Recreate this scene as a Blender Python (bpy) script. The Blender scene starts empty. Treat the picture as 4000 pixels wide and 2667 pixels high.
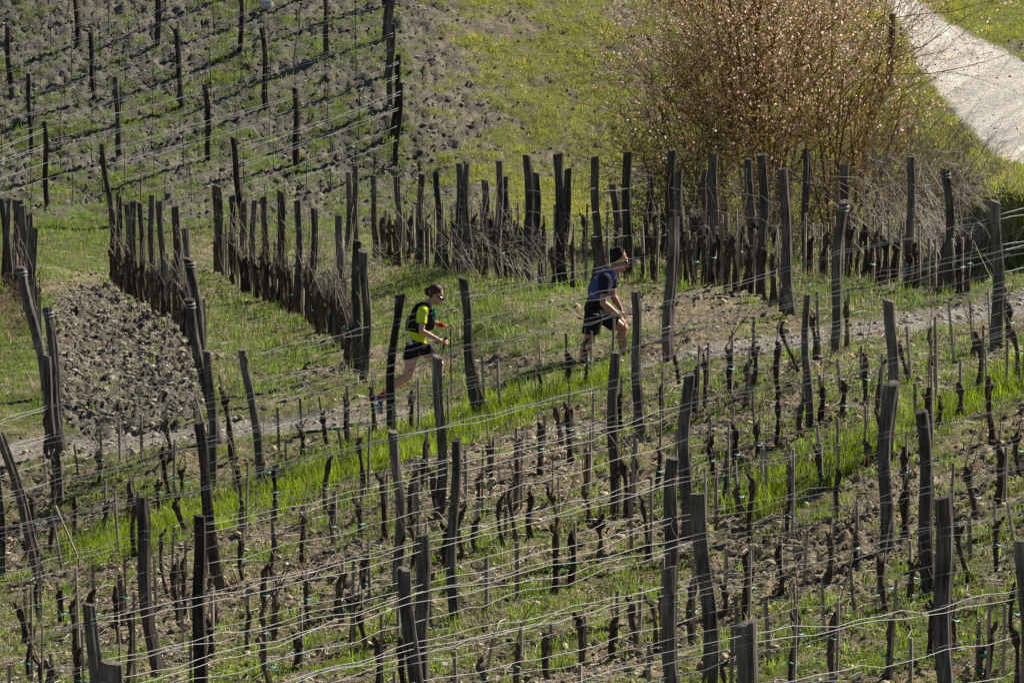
import bpy, bmesh, math, random
import numpy as np
from mathutils import Vector, Matrix

# ------------------------------------------------------------------ camera, sky, sun, exposure
S = bpy.context.scene
FPX, CZ, PITCH = 18300.0, 11.0, math.radians(10)
cam = bpy.data.objects.new('camera', bpy.data.cameras.new('camera'))
S.collection.objects.link(cam); S.camera = cam
cam.location = (0, 0, CZ); cam.rotation_euler = (math.pi/2 - PITCH, 0, 0)
cam.data.sensor_width = 36; cam.data.lens = 36*FPX/4000; cam.data.clip_start = 1; cam.data.clip_end = 2000

SUN_AZ, SUN_EL = math.radians(50), math.radians(36)       # azimuth from +Y (away from camera) towards +X (right)
w = bpy.data.worlds.new('World'); S.world = w; w.use_nodes = True
nt = w.node_tree; bg = nt.nodes['Background']
sky = nt.nodes.new('ShaderNodeTexSky'); sky.sky_type = 'NISHITA'; sky.sun_disc = False
sky.air_density = .7; sky.dust_density = .3; sky.sun_elevation = SUN_EL; sky.sun_rotation = SUN_AZ
nt.links.new(sky.outputs[0], bg.inputs[0]); bg.inputs[1].default_value = 0.05
sl = bpy.data.lights.new('sun', 'SUN'); sl.energy = 5.0; sl.angle = math.radians(0.5); sl.color = (1, 0.94, 0.84)
so = bpy.data.objects.new('sun', sl); S.collection.objects.link(so)
sdir = Vector((math.sin(SUN_AZ)*math.cos(SUN_EL), math.cos(SUN_AZ)*math.cos(SUN_EL), math.sin(SUN_EL)))
so.rotation_euler = sdir.to_track_quat('Z', 'Y').to_euler()
S.view_settings.view_transform = 'Standard'; S.view_settings.look = 'None'
S.view_settings.exposure = 0.85; S.view_settings.gamma = 1.0
S.render.engine = 'CYCLES'; S.cycles.max_bounces = 5; S.cycles.transparent_max_bounces = 4
S.cycles.use_denoising = False

rng = np.random.default_rng(7); random.seed(7)
COL = S.collection

# ------------------------------------------------------------------ terrain: depth of the ground under each line of sight
CP = """2635 1394 60.5;1828 1624 60;1547 1675 60.2;969 1913 59;0 2190 58.5;170 2287 55.5;3900 1367 55.2;3261 1403 56;2491 1700 55.3;
1717 2015 51.3;2398 2024 50.5;2687 2117 49.2;833 2290 51.5;1777 2423 46;553 2660 45.2;3463 2145 46.5;2000 2667 42.8;3400 2667 41;4000 2667 40;4000 2000 47.3;3900 1700 50.8;0 2667 47;2000 3300 36;-1000 3300 40;5000 3300 33;
-300 1790 62.5;300 1730 62.5;950 1655 62.2;1450 1625 61.6;1800 1560 61.6;2300 1450 61.8;2806 1360 61;3400 1290 60.3;4000 1180 60.5;4500 1110 60.5;
3090 1235 63.5;3707 1141 67;3558 1129 68;2785 1123 68;2199 1129 68;3142 1069 74;3317 1099 71;
1428 1492 64.2;1322 1330 69;1232 1275 74;1105 1205 81;955 1135 88;862 1070 93;697 1285 74;605 1210 81;528 1178 86;443 1105 93;790 1450 66;
100 1500 66.5;100 1250 76;-300 1100 93;-300 1500 67;
1467 1016 94;1630 1045 88;1715 1057 84;1830 1075 78;1900 1130 71;1900 1300 64.8;2300 1300 64;2600 1250 63.8;
2000 1000 90;2500 985 88;3000 980 85;3500 1020 77;
800 900 99;200 900 99;1500 900 99;2200 850 99;2800 850 95;
1159 646 103.5;600 600 104;600 400 106.5;600 200 109;600 0 111.5;-600 400 106.5;1540 530 104.5;2200 600 103.5;2200 300 107.5;2200 0 112;
3300 700 93;3475 345 100;3600 0 111;3700 300 101;4000 500 92;3880 620 86;4300 300 100;
3900 705 72.6;3900 660 79;3990 690 72.2;3990 645 80;3820 785 73.4;3820 735 79;3770 900 73.6;3750 850 78;4150 690 71.6;4150 640 79;3900 1000 71.4;4100 1000 70.3;3820 1000 71.8;3900 880 71.8;4400 690 71.4;4400 640 78;4400 960 69.3;3900 1060 67.5;4200 1060 66;550 700 102.2;550 790 100.7;300 650 103.3;850 760 101.4;0 600 104.5;0 400 107;0 200 109.5;0 0 112;0 750 101.5;-500 750 102;-500 200 110;
2000 700 102.2;1800 700 102;2000 850 98.3;2250 720 101.5;1700 850 99;2000 400 106.3;2000 550 104.2;1800 450 105.5;2600 500 104.3;2600 250 108;3000 400 103.3;3000 100 109.3;3000 700 97;2600 700 100.5;3200 500 100;2600 0 112;3000 -200 114;0 -600 120;2000 -600 121;4000 -600 121;5400 500 92;5400 1500 53;-1400 1500 67;-1400 2500 50;-1400 800 99;5400 2500 41"""
cp = np.array([[float(a) for a in l.split()] for l in CP.replace('\n', '').split(';')])
def _k(r2): return np.where(r2 > 0, r2*np.log(r2+1e-12)*.5, 0)
_A = cp[:, :2]/1000; _n = len(_A)
_K = _k(((_A[:, None]-_A[None])**2).sum(-1)) + np.eye(_n)*4e-4
_P = np.c_[np.ones(_n), _A]
_sol = np.linalg.solve(np.block([[_K, _P], [_P.T, np.zeros((3, 3))]]), np.r_[np.log(cp[:, 2]), 0, 0, 0])
def depth_exact(u, v):
    q = np.stack([np.ravel(u), np.ravel(v)], -1)/1000.
    r = np.zeros(len(q))
    for i in range(_n): r += _sol[i]*_k(((q-_A[i])**2).sum(-1))
    r += _sol[_n] + q @ _sol[_n+1:]
    return np.exp(r).reshape(np.shape(u))
GU = np.arange(-1400, 5401, 25.); GV = np.arange(-600, 4201, 20.)
DG = depth_exact(*np.meshgrid(GU, GV, indexing='ij'))
def _gs(a, sg, ax):
    k = np.exp(-.5*(np.arange(-3*sg, 3*sg+1)/sg)**2); k /= k.sum(); r = 3*sg
    p = np.pad(a, [(r, r) if i == ax else (0, 0) for i in range(2)], mode='reflect', reflect_type='odd')
    return np.apply_along_axis(lambda q: np.convolve(q, k, 'valid'), ax, p)
_L = np.log(DG); _sm = _gs(_gs(_L, 6, 0), 4, 1)
_gu, _gv = np.meshgrid(GU, GV, indexing='ij'); _kp = 1/(1+np.exp(-(_gu-3690)/25))/(1+np.exp(-(_gv-560)/20))/(1+np.exp((_gv-1090)/20))
DG = np.exp(_sm*(1-_kp)+_L*_kp)
DG = np.minimum.accumulate(DG - np.arange(len(GV))[None]*1e-4, axis=1)
def depth(u, v):
    u = np.clip(np.asarray(u, float), GU[0], GU[-1]-1e-3); v = np.clip(np.asarray(v, float), GV[0], GV[-1]-1e-3)
    a = (u-GU[0])/25; b = (v-GV[0])/20; i = a.astype(int); j = b.astype(int); a = a-i; b = b-j
    return (DG[i, j]*(1-a)+DG[i+1, j]*a)*(1-b) + (DG[i, j+1]*(1-a)+DG[i+1, j+1]*a)*b
SP, CPH = math.sin(PITCH), math.cos(PITCH)
def unproject(u, v, d):
    x = (np.asarray(u, float)-2000)/FPX*d; t = (1333.5-np.asarray(v, float))/FPX
    return np.stack([x, d*(CPH+SP*t), CZ+d*(-SP+CPH*t)], -1)
def project(p):
    p = np.asarray(p, float); r = p-np.array([0, 0, CZ])
    d = r[..., 1]*CPH - r[..., 2]*SP; t = (r[..., 1]*SP+r[..., 2]*CPH)/d
    return 2000+FPX*r[..., 0]/d, 1333.5-FPX*t, d

# noise --------------------------------------------------------------------
_perm = np.random.default_rng(3).permutation(512); _perm = np.r_[_perm, _perm]
_ga = np.random.default_rng(4).uniform(0, 2*np.pi, 512)
def perlin(x, y, seed=0):
    xi = np.floor(x).astype(int); yi = np.floor(y).astype(int); xf = x-xi; yf = y-yi
    def g(ix, iy, dx, dy):
        h = _perm[(_perm[(ix+seed*37) & 511] + iy) & 511]; a = _ga[h]
        return np.cos(a)*dx+np.sin(a)*dy
    su = xf*xf*xf*(xf*(xf*6-15)+10); sv = yf*yf*yf*(yf*(yf*6-15)+10)
    return ((g(xi, yi, xf, yf)*(1-su)+g(xi+1, yi, xf-1, yf)*su)*(1-sv) + (g(xi, yi+1, xf, yf-1)*(1-su)+g(xi+1, yi+1, xf-1, yf-1)*su)*sv)*1.5
def fbm(x, y, f, oct=4, seed=0):
    r = 0; a = 1.; t = 0
    for k in range(oct):
        r = r + a*perlin(x*f, y*f, seed+k*5); t += a; a *= .5; f *= 2.03
    return r/t
def sstep(a, b, x): t = np.clip((x-a)/(b-a), 0, 1); return t*t*(3-2*t)
def seg_dist(u, v, pts, sv=1.0):
    best = np.full(np.shape(u), 1e9)
    for (a, b), (c, d) in zip(pts[:-1], pts[1:]):
        dx, dy = c-a, (d-b)*sv; L = dx*dx+dy*dy
        t = np.clip(((u-a)*dx+(v-b)*sv*dy)/L, 0, 1)
        best = np.minimum(best, np.hypot(u-a-t*dx, (v-b)*sv-t*dy))
    return best
def in_poly(u, v, poly):
    r = np.zeros(np.shape(u), bool); n = len(poly)
    for i in range(n):
        x1, y1 = poly[i]; x2, y2 = poly[(i+1) % n]
        c = ((y1 > v) != (y2 > v)) & (u < (x2-x1)*(v-y1)/(y2-y1+1e-9)+x1); r ^= c
    return r

# ground-cover zones (where on the land each cover lies) ---------------------
PATH = [(-1400, 1900), (-300, 1800), (300, 1730), (600, 1703), (950, 1662), (1450, 1640), (1800, 1572), (2300, 1455), (2806, 1362), (3400, 1287), (4000, 1185), (4500, 1110), (5400, 1000)]
ROAD = [(3300, -330), (3440, -40), (3530, 110), (3600, 270), (3700, 400), (3820, 540), (3880, 610), (3960, 650), (4300, 660), (5000, 560), (4400, 330), (4000, 235), (3850, 170), (3700, 85), (3560, -30), (3450, -330)]
PLOUGH = [(190, 1230), (260, 1130), (420, 1110), (520, 1185), (640, 1240), (770, 1350), (810, 1600), (560, 1680), (240, 1670), (180, 1450)]
LUSH = [[(300, 2160), (600, 2075), (1000, 1965), (1400, 1815), (1750, 1690), (2100, 1560), (2380, 1480)], [(2900, 1960), (3200, 1850), (3420, 1740), (3650, 1650), (4000, 1480), (4400, 1350)]]
def zones(u, v, x, y):
    """soft masks for points seen at (u, v) lying at world (x, y)"""
    n1 = fbm(x, y, .55, 4, 1); n2 = fbm(x, y, 1.7, 3, 11); n3 = fbm(x, y, 4.0, 2, 21)
    uw = u + 40*n1; vw = v + 22*n1 + 14*n2
    z = {}
    near = sstep(1650, 1760, vw + .22*(u-1500)*(u < 2600) + .12*(u-2600)*(u >= 2600) + .22*1100*(u >= 2600))
    z['fg'] = near
    back = 1-sstep(860, 930, vw)
    hill = back*(1-sstep(1480, 2050, u + 260*n1 + 120*n2 + .10*(800-v)))
    z['hill'] = hill
    z['field'] = back*(1-hill)
    z['mid'] = np.clip(1-near-back, 0, 1)
    hw = np.interp(u, [-1400, 300, 950, 1450, 1800, 2300, 2806, 3400, 4000], [55, 45, 40, 42, 22, 20, 34, 42, 45])
    z['path'] = 1-sstep(.65, 1.25, seg_dist(u, v, PATH)/hw + .35*n2)
    rp = sum(in_poly(u+22*n2+26*n1+14*n3+a, v+16*n2+10*n3, ROAD) for a in (0, 10, -10))/3.
    z['road'] = rp
    z['plough'] = np.clip(sum(in_poly(u+60*n2+45*n1+a, v+45*n2+30*n3+b, PLOUGH) for a, b in ((0, 0), (14, 0), (-14, 0), (0, 12), (0, -12)))/5., 0, 1)
    l = np.minimum(seg_dist(u, v, LUSH[0])/70, seg_dist(u, v, LUSH[1])/62) + 1.0*n2 + .6*n3 + .45*n1
    z['lush'] = (1-sstep(.6, 1.0, l))
    tuft = n1*.7+n2*.8+n3*.45
    g = (.47*near + .45*hill + .60*z['field'] + .53*z['mid'])
    # patches: (u, v, ru, rv, delta)
    for (a, b, ra, rb, dl) in [(1900, 1250, 330, 160, .25), (300, 950, 330, 90, .35), (1000, 1350, 200, 170, .22), (60, 1400, 110, 200, .25), (2600, 1230, 450, 60, -.45), (1800, 1400, 350, 70, -.25),
                               (2250, 2350, 300, 130, .2), (1300, 2250, 330, 110, -.25), (700, 2350, 260, 100, -.3), (3000, 2200, 400, 130, -.25), (3700, 1850, 350, 120, -.2), (2000, 1850, 500, 90, -.28), (400, 2500, 300, 80, -.2),
                               (2300, 250, 330, 300, .1), (1750, 300, 120, 300, -.3), (300, 150, 500, 200, -.1), (1950, 100, 160, 60, -.35), (2500, 200, 90, 250, -.2), (3850, 80, 250, 110, .3), (3880, 850, 150, 200, .2), (3300, 1200, 400, 50, .15), (3500, 2450, 300, 120, .12)]:
        g = g + dl*np.exp(-((u-a)/ra)**2-((v-b)/rb)**2)
    g = sstep(.32, .68, g + (.55+.2*z['field'])*tuft)
    g = np.maximum(g, z['lush'])
    z['g'] = g*(1-.93*z['path'])*(1-.985*z['road'])*(1-.9*z['plough'])
    z['n1'], z['n2'], z['n3'] = n1, n2, n3
    return z

# ------------------------------------------------------------------ mesh helpers
def mesh_from(name, verts, faces, smooth=False):
    me = bpy.data.meshes.new(name); me.from_pydata(verts, [], faces)
    if smooth: me.shade_smooth()
    return me
def mesh_np(name, V, Fc, smooth=False):
    """V (n,3), Fc (m,k) with constant k"""
    me = bpy.data.meshes.new(name); m, k = Fc.shape
    me.vertices.add(len(V)); me.vertices.foreach_set('co', np.ascontiguousarray(V, np.float32).ravel())
    me.loops.add(m*k); me.loops.foreach_set('vertex_index', np.ascontiguousarray(Fc, np.int32).ravel())
    me.polygons.add(m); me.polygons.foreach_set('loop_start', np.arange(0, m*k, k, dtype=np.int32))
    me.polygons.foreach_set('loop_total', np.full(m, k, np.int32))
    if smooth: me.polygons.foreach_set('use_smooth', np.ones(m, bool))
    me.update(calc_edges=True); return me
def set_col(me, name, C):
    a = me.attributes.new(name, 'FLOAT_COLOR', 'POINT')
    a.data.foreach_set('color', np.ascontiguousarray(np.c_[C, np.ones(len(C))], np.float32).ravel())
def link(name, data, parent=None, mat=None, **props):
    o = bpy.data.objects.new(name, data); COL.objects.link(o)
    if parent is not None: o.parent = parent
    if mat is not None and data is not None: 
        if not data.materials: data.materials.append(mat)
    for k, v in props.items(): o[k] = v
    return o
class MB:
    def __init__(s): s.v = []; s.f = []; s.mi = []
    def tube(s, path, rad, sides=6, cap=True, twist=0., jit=0.):
        path = [Vector(p) for p in path]; n = len(path); b0 = len(s.v)
        up = Vector((0.13, 0.31, 0.94))
        for i, p in enumerate(path):
            t = (path[min(i+1, n-1)]-path[max(i-1, 0)]).normalized()
            if abs(t.dot(up)) > .98: up = Vector((1, .1, .05))
            a = t.cross(up).normalized(); b = t.cross(a).normalized()
            r = rad[i] if hasattr(rad, '__len__') else rad
            for k in range(sides):
                an = 2*math.pi*k/sides + twist*i
                rr = r*(1+jit*(random.random()-.5)*2) if jit else r
                s.v.append(p + a*(rr*math.cos(an)) + b*(rr*math.sin(an)))
        for i in range(n-1):
            for k in range(sides):
                k2 = (k+1) % sides
                s.f.append((b0+i*sides+k, b0+i*sides+k2, b0+(i+1)*sides+k2, b0+(i+1)*sides+k))
        if cap:
            s.f.append(tuple(b0+k for k in range(sides))[::-1]); s.f.append(tuple(b0+(n-1)*sides+k for k in range(sides)))
    def mesh(s, name, smooth=False):
        me = bpy.data.meshes.new(name); me.from_pydata([tuple(p) for p in s.v], [], s.f)
        if smooth: me.shade_smooth()
        return me

# ------------------------------------------------------------------ materials
def mat(name, col=(.5, .5, .5), rough=.8, metallic=0., spec=.3):
    m = bpy.data.materials.new(name); m.use_nodes = True
    b = m.node_tree.nodes['Principled BSDF']
    b.inputs['Base Color'].default_value = (*col, 1); b.inputs['Roughness'].default_value = rough
    b.inputs['Metallic'].default_value = metallic; b.inputs['Specular IOR Level'].default_value = spec
    return m, m.node_tree, b
def noise_node(n, scale, detail=4, coords=None, stretch=None):
    t = n.nodes.new('ShaderNodeTexNoise'); t.inputs['Scale'].default_value = scale; t.inputs['Detail'].default_value = detail
    if coords is not None:
        if stretch:
            mp = n.nodes.new('ShaderNodeMapping'); mp.inputs['Scale'].default_value = stretch
            n.links.new(coords, mp.inputs[0]); n.links.new(mp.outputs[0], t.inputs['Vector'])
        else: n.links.new(coords, t.inputs['Vector'])
    return t
def ramp(n, fac, stops):
    r = n.nodes.new('ShaderNodeValToRGB'); e = r.color_ramp.elements
    while len(e) < len(stops): e.new(.5)
    for k, (p, c) in enumerate(stops): e[k].position = p; e[k].color = (*c, 1)
    n.links.new(fac, r.inputs[0]); return r
def bump(n, b, h, strength=.5, dist=.02):
    k = n.nodes.new('ShaderNodeBump'); k.inputs['Strength'].default_value = strength; k.inputs['Distance'].default_value = dist
    n.links.new(h, k.inputs['Height']); n.links.new(k.outputs[0], b.inputs['Normal'])
def vary(n, b, rnd, col_out, lo=.6, hi=1.35):
    """multiply colour by a per-object random value"""
    oi = n.nodes.new('ShaderNodeObjectInfo'); mr = n.nodes.new('ShaderNodeMapRange'); mr.inputs[3].default_value = lo; mr.inputs[4].default_value = hi
    n.links.new(oi.outputs['Random'], mr.inputs[0])
    mx = n.nodes.new('ShaderNodeVectorMath'); mx.operation = 'SCALE'
    n.links.new(col_out, mx.inputs[0]); n.links.new(mr.outputs[0], mx.inputs['Scale']); n.links.new(mx.outputs[0], b.inputs['Base Color'])
def wood(name, stops, lo=.65, hi=1.3, sc=6., st=(6, 6, .55), bs=.8):
    m, n, b = mat(name, rough=.9, spec=.15); tc = n.nodes.new('ShaderNodeTexCoord')
    oi = n.nodes.new('ShaderNodeObjectInfo'); ad = n.nodes.new('ShaderNodeVectorMath'); ad.operation = 'ADD'
    sc_ = n.nodes.new('ShaderNodeMath'); sc_.operation = 'MULTIPLY'; sc_.inputs[1].default_value = 40
    n.links.new(oi.outputs['Random'], sc_.inputs[0]); n.links.new(tc.outputs['Object'], ad.inputs[0]); n.links.new(sc_.outputs[0], ad.inputs[1])
    a = noise_node(n, sc, 6, ad.outputs[0], st); c = noise_node(n, 2.2, 3, ad.outputs[0])
    mx = n.nodes.new('ShaderNodeMath'); mx.operation = 'MULTIPLY_ADD'; mx.inputs[1].default_value = .6
    n.links.new(a.outputs[0], mx.inputs[0]); 
    m2 = n.nodes.new('ShaderNodeMath'); m2.operation = 'MULTIPLY'; m2.inputs[1].default_value = .4; n.links.new(c.outputs[0], m2.inputs[0]); n.links.new(m2.outputs[0], mx.inputs[2])
    r = ramp(n, mx.outputs[0], stops); vary(n, b, None, r.outputs[0], lo, hi); bump(n, b, a.outputs[0], bs, .015)
    return m
M = {}
M['post'] = wood('weathered_wood', [(.30, (.017, .015, .013)), (.45, (.066, .057, .048)), (.58, (.14, .123, .103)), (.72, (.29, .265, .23))])
M['post_dark'] = wood('dark_wood', [(.32, (.012, .010, .009)), (.5, (.045, .036, .03)), (.7, (.12, .10, .08))])
M['stake'] = wood('stake_wood', [(.3, (.12, .10, .075)), (.5, (.25, .21, .17)), (.7, (.42, .38, .32))], .7, 1.35)
M['bark'] = wood('vine_bark', [(.3, (.016, .012, .009)), (.5, (.065, .047, .034)), (.72, (.20, .15, .11))], .6, 1.4, 14., (5, 5, 1.2), 1.2)
M['cane'] = wood('cane_bark', [(.3, (.10, .055, .035)), (.5, (.24, .15, .10)), (.7, (.40, .30, .22))], .5, 1.5)
M['pale_cane'] = wood('pale_cane_bark', [(.3, (.22, .18, .14)), (.5, (.38, .33, .27)), (.7, (.55, .5, .43))], .6, 1.3)
M['wire'] = mat('galvanised_wire', (.36, .36, .36), .5, .2, .4)[0]
M['rod'] = mat('dark_rod', (.035, .028, .024), .7)[0]
M['tie'] = mat('green_tie', (.02, .22, .16), .5)[0]
def attr_mat(name, attr, rough=.95, trans=0., spec=.1, bumpd=None, var=.35, sheen=False):
    m, n, b = mat(name, rough=rough, spec=spec)
    a = n.nodes.new('ShaderNodeAttribute'); a.attribute_name = attr
    out = a.outputs['Color']
    if bumpd:
        tc = n.nodes.new('ShaderNodeTexCoord')
        n1 = noise_node(n, 9, 8, tc.outputs['Object']); n2 = noise_node(n, 55, 4, tc.outputs['Object'])
        n1.inputs['Roughness'].default_value = .7
        mr = n.nodes.new('ShaderNodeMapRange'); mr.inputs[1].default_value = .3; mr.inputs[2].default_value = .7; mr.inputs[3].default_value = 1-var; mr.inputs[4].default_value = 1+var
        n.links.new(n1.outputs[0], mr.inputs[0])
        mr2 = n.nodes.new('ShaderNodeMapRange'); mr2.inputs[1].default_value = .3; mr2.inputs[2].default_value = .7; mr2.inputs[3].default_value = 1-var*.8; mr2.inputs[4].default_value = 1+var*.8
        n.links.new(n2.outputs[0], mr2.inputs[0])
        ml = n.nodes.new('ShaderNodeMath'); ml.operation = 'MULTIPLY'; n.links.new(mr.outputs[0], ml.inputs[0]); n.links.new(mr2.outputs[0], ml.inputs[1])
        sc = n.nodes.new('ShaderNodeVectorMath'); sc.operation = 'SCALE'; n.links.new(out, sc.inputs[0]); n.links.new(ml.outputs[0], sc.inputs['Scale']); out = sc.outputs[0]
        ad = n.nodes.new('ShaderNodeMath'); ad.operation = 'ADD'; n.links.new(n1.outputs[0], ad.inputs[0]); n.links.new(n2.outputs[0], ad.inputs[1])
        bump(n, b, ad.outputs[0], 1.0, bumpd)
    n.links.new(out, b.inputs['Base Color'])
    if trans:
        t = n.nodes.new('ShaderNodeBsdfTranslucent'); n.links.new(out, t.inputs[0])
        mx = n.nodes.new('ShaderNodeMixShader'); mx.inputs[0].default_value = trans
        o = n.nodes['Material Output']; n.links.new(b.outputs[0], mx.inputs[1]); n.links.new(t.outputs[0], mx.inputs[2]); n.links.new(mx.outputs[0], o.inputs[0])
    return m
M['ground'] = attr_mat('ground', 'gcol', bumpd=.09, var=.5)
M['grass'] = attr_mat('grass', 'gcol', rough=.5, trans=.5, spec=.25)
M['clod'] = attr_mat('clod', 'gcol', bumpd=.015)
M['petal'] = attr_mat('petal', 'gcol', rough=.7, trans=.6)

# ------------------------------------------------------------------ ground sheet
NR = 1240
cu = np.r_[np.linspace(-1400, -340, 24), np.linspace(-300, 4300, 300), np.linspace(4340, 5400, 24)]
vv = np.linspace(-600, 4199, 1800)
UU = np.repeat(cu[:, None], NR, 1); VV = np.zeros_like(UU)
for i, u in enumerate(cu):
    d = depth(np.full(len(vv), u), vv)
    dp = np.diff(vv)/FPX*d[:-1]; ds = np.hypot(np.diff(d), dp)/d[:-1]
    s = np.r_[0, np.cumsum(ds)]
    VV[i] = np.interp(np.linspace(0, s[-1], NR), s, vv)
DD = depth(UU, VV); PW = unproject(UU, VV, DD)
X, Y = PW[..., 0], PW[..., 1]
Z = zones(UU, VV, X, Y)
def relief(X, Y, z):
    rug = .75*z['fg'] + 1.35*z['hill'] + 1.0*z['field'] + .7*z['mid']
    rug = rug*(1-.55*z['g'])*(1-.75*z['path'])*(1-.85*z['road']) + 1.0*z['plough']
    clod = np.abs(fbm(X, Y, 3.2, 2, 31))*1.2 + 1.0*np.abs(perlin(X*7, Y*7, 41)) + .75*perlin(X*13, Y*13, 43)
    und = .10*fbm(X, Y, .45, 2, 51)*(1-.8*z['road'])
    return und + rug*(.10*clod-.05) - .05*z['path']*(1-.0) + .02*z['g']
HZ = relief(X, Y, Z)
PW = PW.copy(); PW[..., 2] += HZ
def gz(u, v):
    """ground point seen at (u, v), with its relief"""
    u = np.asarray(u, float); v = np.asarray(v, float)
    p = unproject(u, v, depth(u, v)); z = zones(u, v, p[..., 0], p[..., 1]); p[..., 2] += relief(p[..., 0], p[..., 1], z); return p
def G(u, v): return Vector(gz(np.array([u]), np.array([v]))[0])
def lerp(a, b, t): return np.asarray(a)*(1-t[..., None]) + np.asarray(b)*t[..., None]
def ground_colour(u, v, x, y, z):
    n = z['n2']; n4 = fbm(x, y, 2.6, 3, 61)
    soil = lerp((.33, .272, .172), (.225, .205, .165), np.clip(z['hill']+.8*z['plough']+.5*z['field'], 0, 1))
    soil = soil*(1+.55*n4[..., None]+.25*n[..., None]+.35*perlin(x*11, y*11, 81)[..., None])
    straw = np.array((.30, .25, .15)); soil = lerp(soil, straw*(1+.4*n4[..., None]), np.clip(sstep(.1, .5, n4+.3*z['n3'])*.5*(1-z['plough']), 0, 1))
    grs = lerp((.10, .14, .02), (.20, .22, .04), np.clip(z['field']+.3*n, 0, 1))*(1+.35*z['n3'][..., None])
    c = lerp(soil, grs, z['g']*.85)
    c = lerp(c, np.array((.40, .36, .30))*(1+.35*n4[..., None]), np.clip(z['path']*.8, 0, 1))
    rn = fbm(x*1.0, y*.25, 1.3, 3, 71)
    rut = sstep(.05, .45, np.abs(perlin((x-.38*y)*1.1, y*.06, 91))); c = lerp(c, lerp((.66, .61, .53), (.84, .77, .66), rut)*(1+.18*rn[..., None]+.16*n[..., None]+.12*z['n3'][..., None]), z['road'])
    return np.clip(c, .012, .86)
GC = ground_colour(UU, VV, X, Y, Z)
# carry the sheet on beyond the view: hill rising behind, slope falling towards and below the camera
def extend(P, steps, dirv):
    return np.stack([P + np.array(dirv)*s for s in steps], 1)
top = extend(PW[:, 0], [260, 90, 25, 6], (0, 1, .16)); bot = extend(PW[:, -1], [3, 12, 40], (0, -1, -.10))
PW2 = np.concatenate([top, PW, bot], 1); GC2 = np.concatenate([np.repeat(GC[:, :1], 4, 1), GC, np.repeat(GC[:, -1:], 3, 1)], 1)
lft = PW2[:1]+np.array((-60, 0, 0)); rgt = PW2[-1:]+np.array((60, 0, 0))
PW2 = np.concatenate([lft, PW2, rgt], 0); GC2 = np.concatenate([GC2[:1], GC2, GC2[-1:]], 0)
nc, nr = PW2.shape[:2]; idx = np.arange(nc*nr).reshape(nc, nr)
quads = np.stack([idx[:-1, :-1], idx[:-1, 1:], idx[1:, 1:], idx[1:, :-1]], -1).reshape(-1, 4)
me = mesh_np('ground', PW2.reshape(-1, 3), quads, True); set_col(me, 'gcol', GC2.reshape(-1, 3))
link('ground', me, mat=M['ground'], kind='structure', label='sloping vineyard soil with grass, path and gravel road')

# sampling of the ground sheet by area ------------------------------------------
e1 = PW[1:, :-1]-PW[:-1, :-1]; e2 = PW[:-1, 1:]-PW[:-1, :-1]
AREA = np.linalg.norm(np.cross(e1, e2), axis=-1)
UC = (UU[1:, 1:]+UU[:-1, :-1])/2; VC = (VV[1:, 1:]+VV[:-1, :-1])/2
ZC = {k: (a[1:, 1:]+a[:-1, :-1])/2 for k, a in Z.items()}
SEEN = ((UC > -260) & (UC < 4260) & (VC > -250) & (VC < 2900))*1.0
def scatter(weight, n):
    wgt = (weight*AREA*SEEN).ravel(); tot = wgt.sum()
    if tot <= 0: return None
    k = rng.choice(len(wgt), n, p=wgt/tot); i, j = np.unravel_index(k, AREA.shape)
    a, b = rng.random(n), rng.random(n)
    P = PW[i, j]*((1-a)*(1-b))[:, None]+PW[i+1, j]*(a*(1-b))[:, None]+PW[i, j+1]*((1-a)*b)[:, None]+PW[i+1, j+1]*(a*b)[:, None]
    zz = {q: ZC[q][i, j] for q in ZC}
    return P, UC[i, j], VC[i, j], zz

# ------------------------------------------------------------------ grass, weeds, straw (uncountable)
def blades(P, L, W, lean, C, seg2=True, curl=.5, hd=None):
    n = len(P); a = rng.uniform(0, 2*np.pi, n) if hd is None else hd
    d = np.stack([np.cos(a), np.sin(a), np.zeros(n)], -1); s = np.stack([-np.sin(a), np.cos(a), np.zeros(n)], -1)
    # blade faces turned at random
    b = rng.uniform(0, np.pi, n); s = s*np.cos(b)[:, None] + d*np.sin(b)[:, None]*.6
    up = np.array((0, 0, 1.)); l = lean[:, None]; Lc = L[:, None]
    base = P - up*.015
    tip = P + Lc*(up*np.cos(np.minimum(l*(1+curl), 1.5)) + d*np.sin(np.minimum(l*(1+curl), 1.5)))
    hw = W[:, None]*.5
    if seg2:
        mid = P + Lc*.52*(up*np.cos(l*.6) + d*np.sin(l*.6))
        V = np.stack([base-s*hw, base+s*hw, mid+s*hw*.8, mid-s*hw*.8, tip], 1).reshape(-1, 3)
        o = (np.arange(n)*5)[:, None]
        T = np.concatenate([o+np.array([0, 1, 2]), o+np.array([0, 2, 3]), o+np.array([3, 2, 4])])
        k = 5; sh = np.array([.75, .75, 1, 1, 1.1])
    else:
        V = np.stack([base-s*hw, base+s*hw, tip], 1).reshape(-1, 3); T = (np.arange(n)*3)[:, None]+np.array([0, 1, 2]); k = 3; sh = np.array([.85, .85, 1.1])
    Cc = np.repeat(C[:, None], k, 1); 
    return V, T, Cc.reshape(-1, 3)
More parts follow.
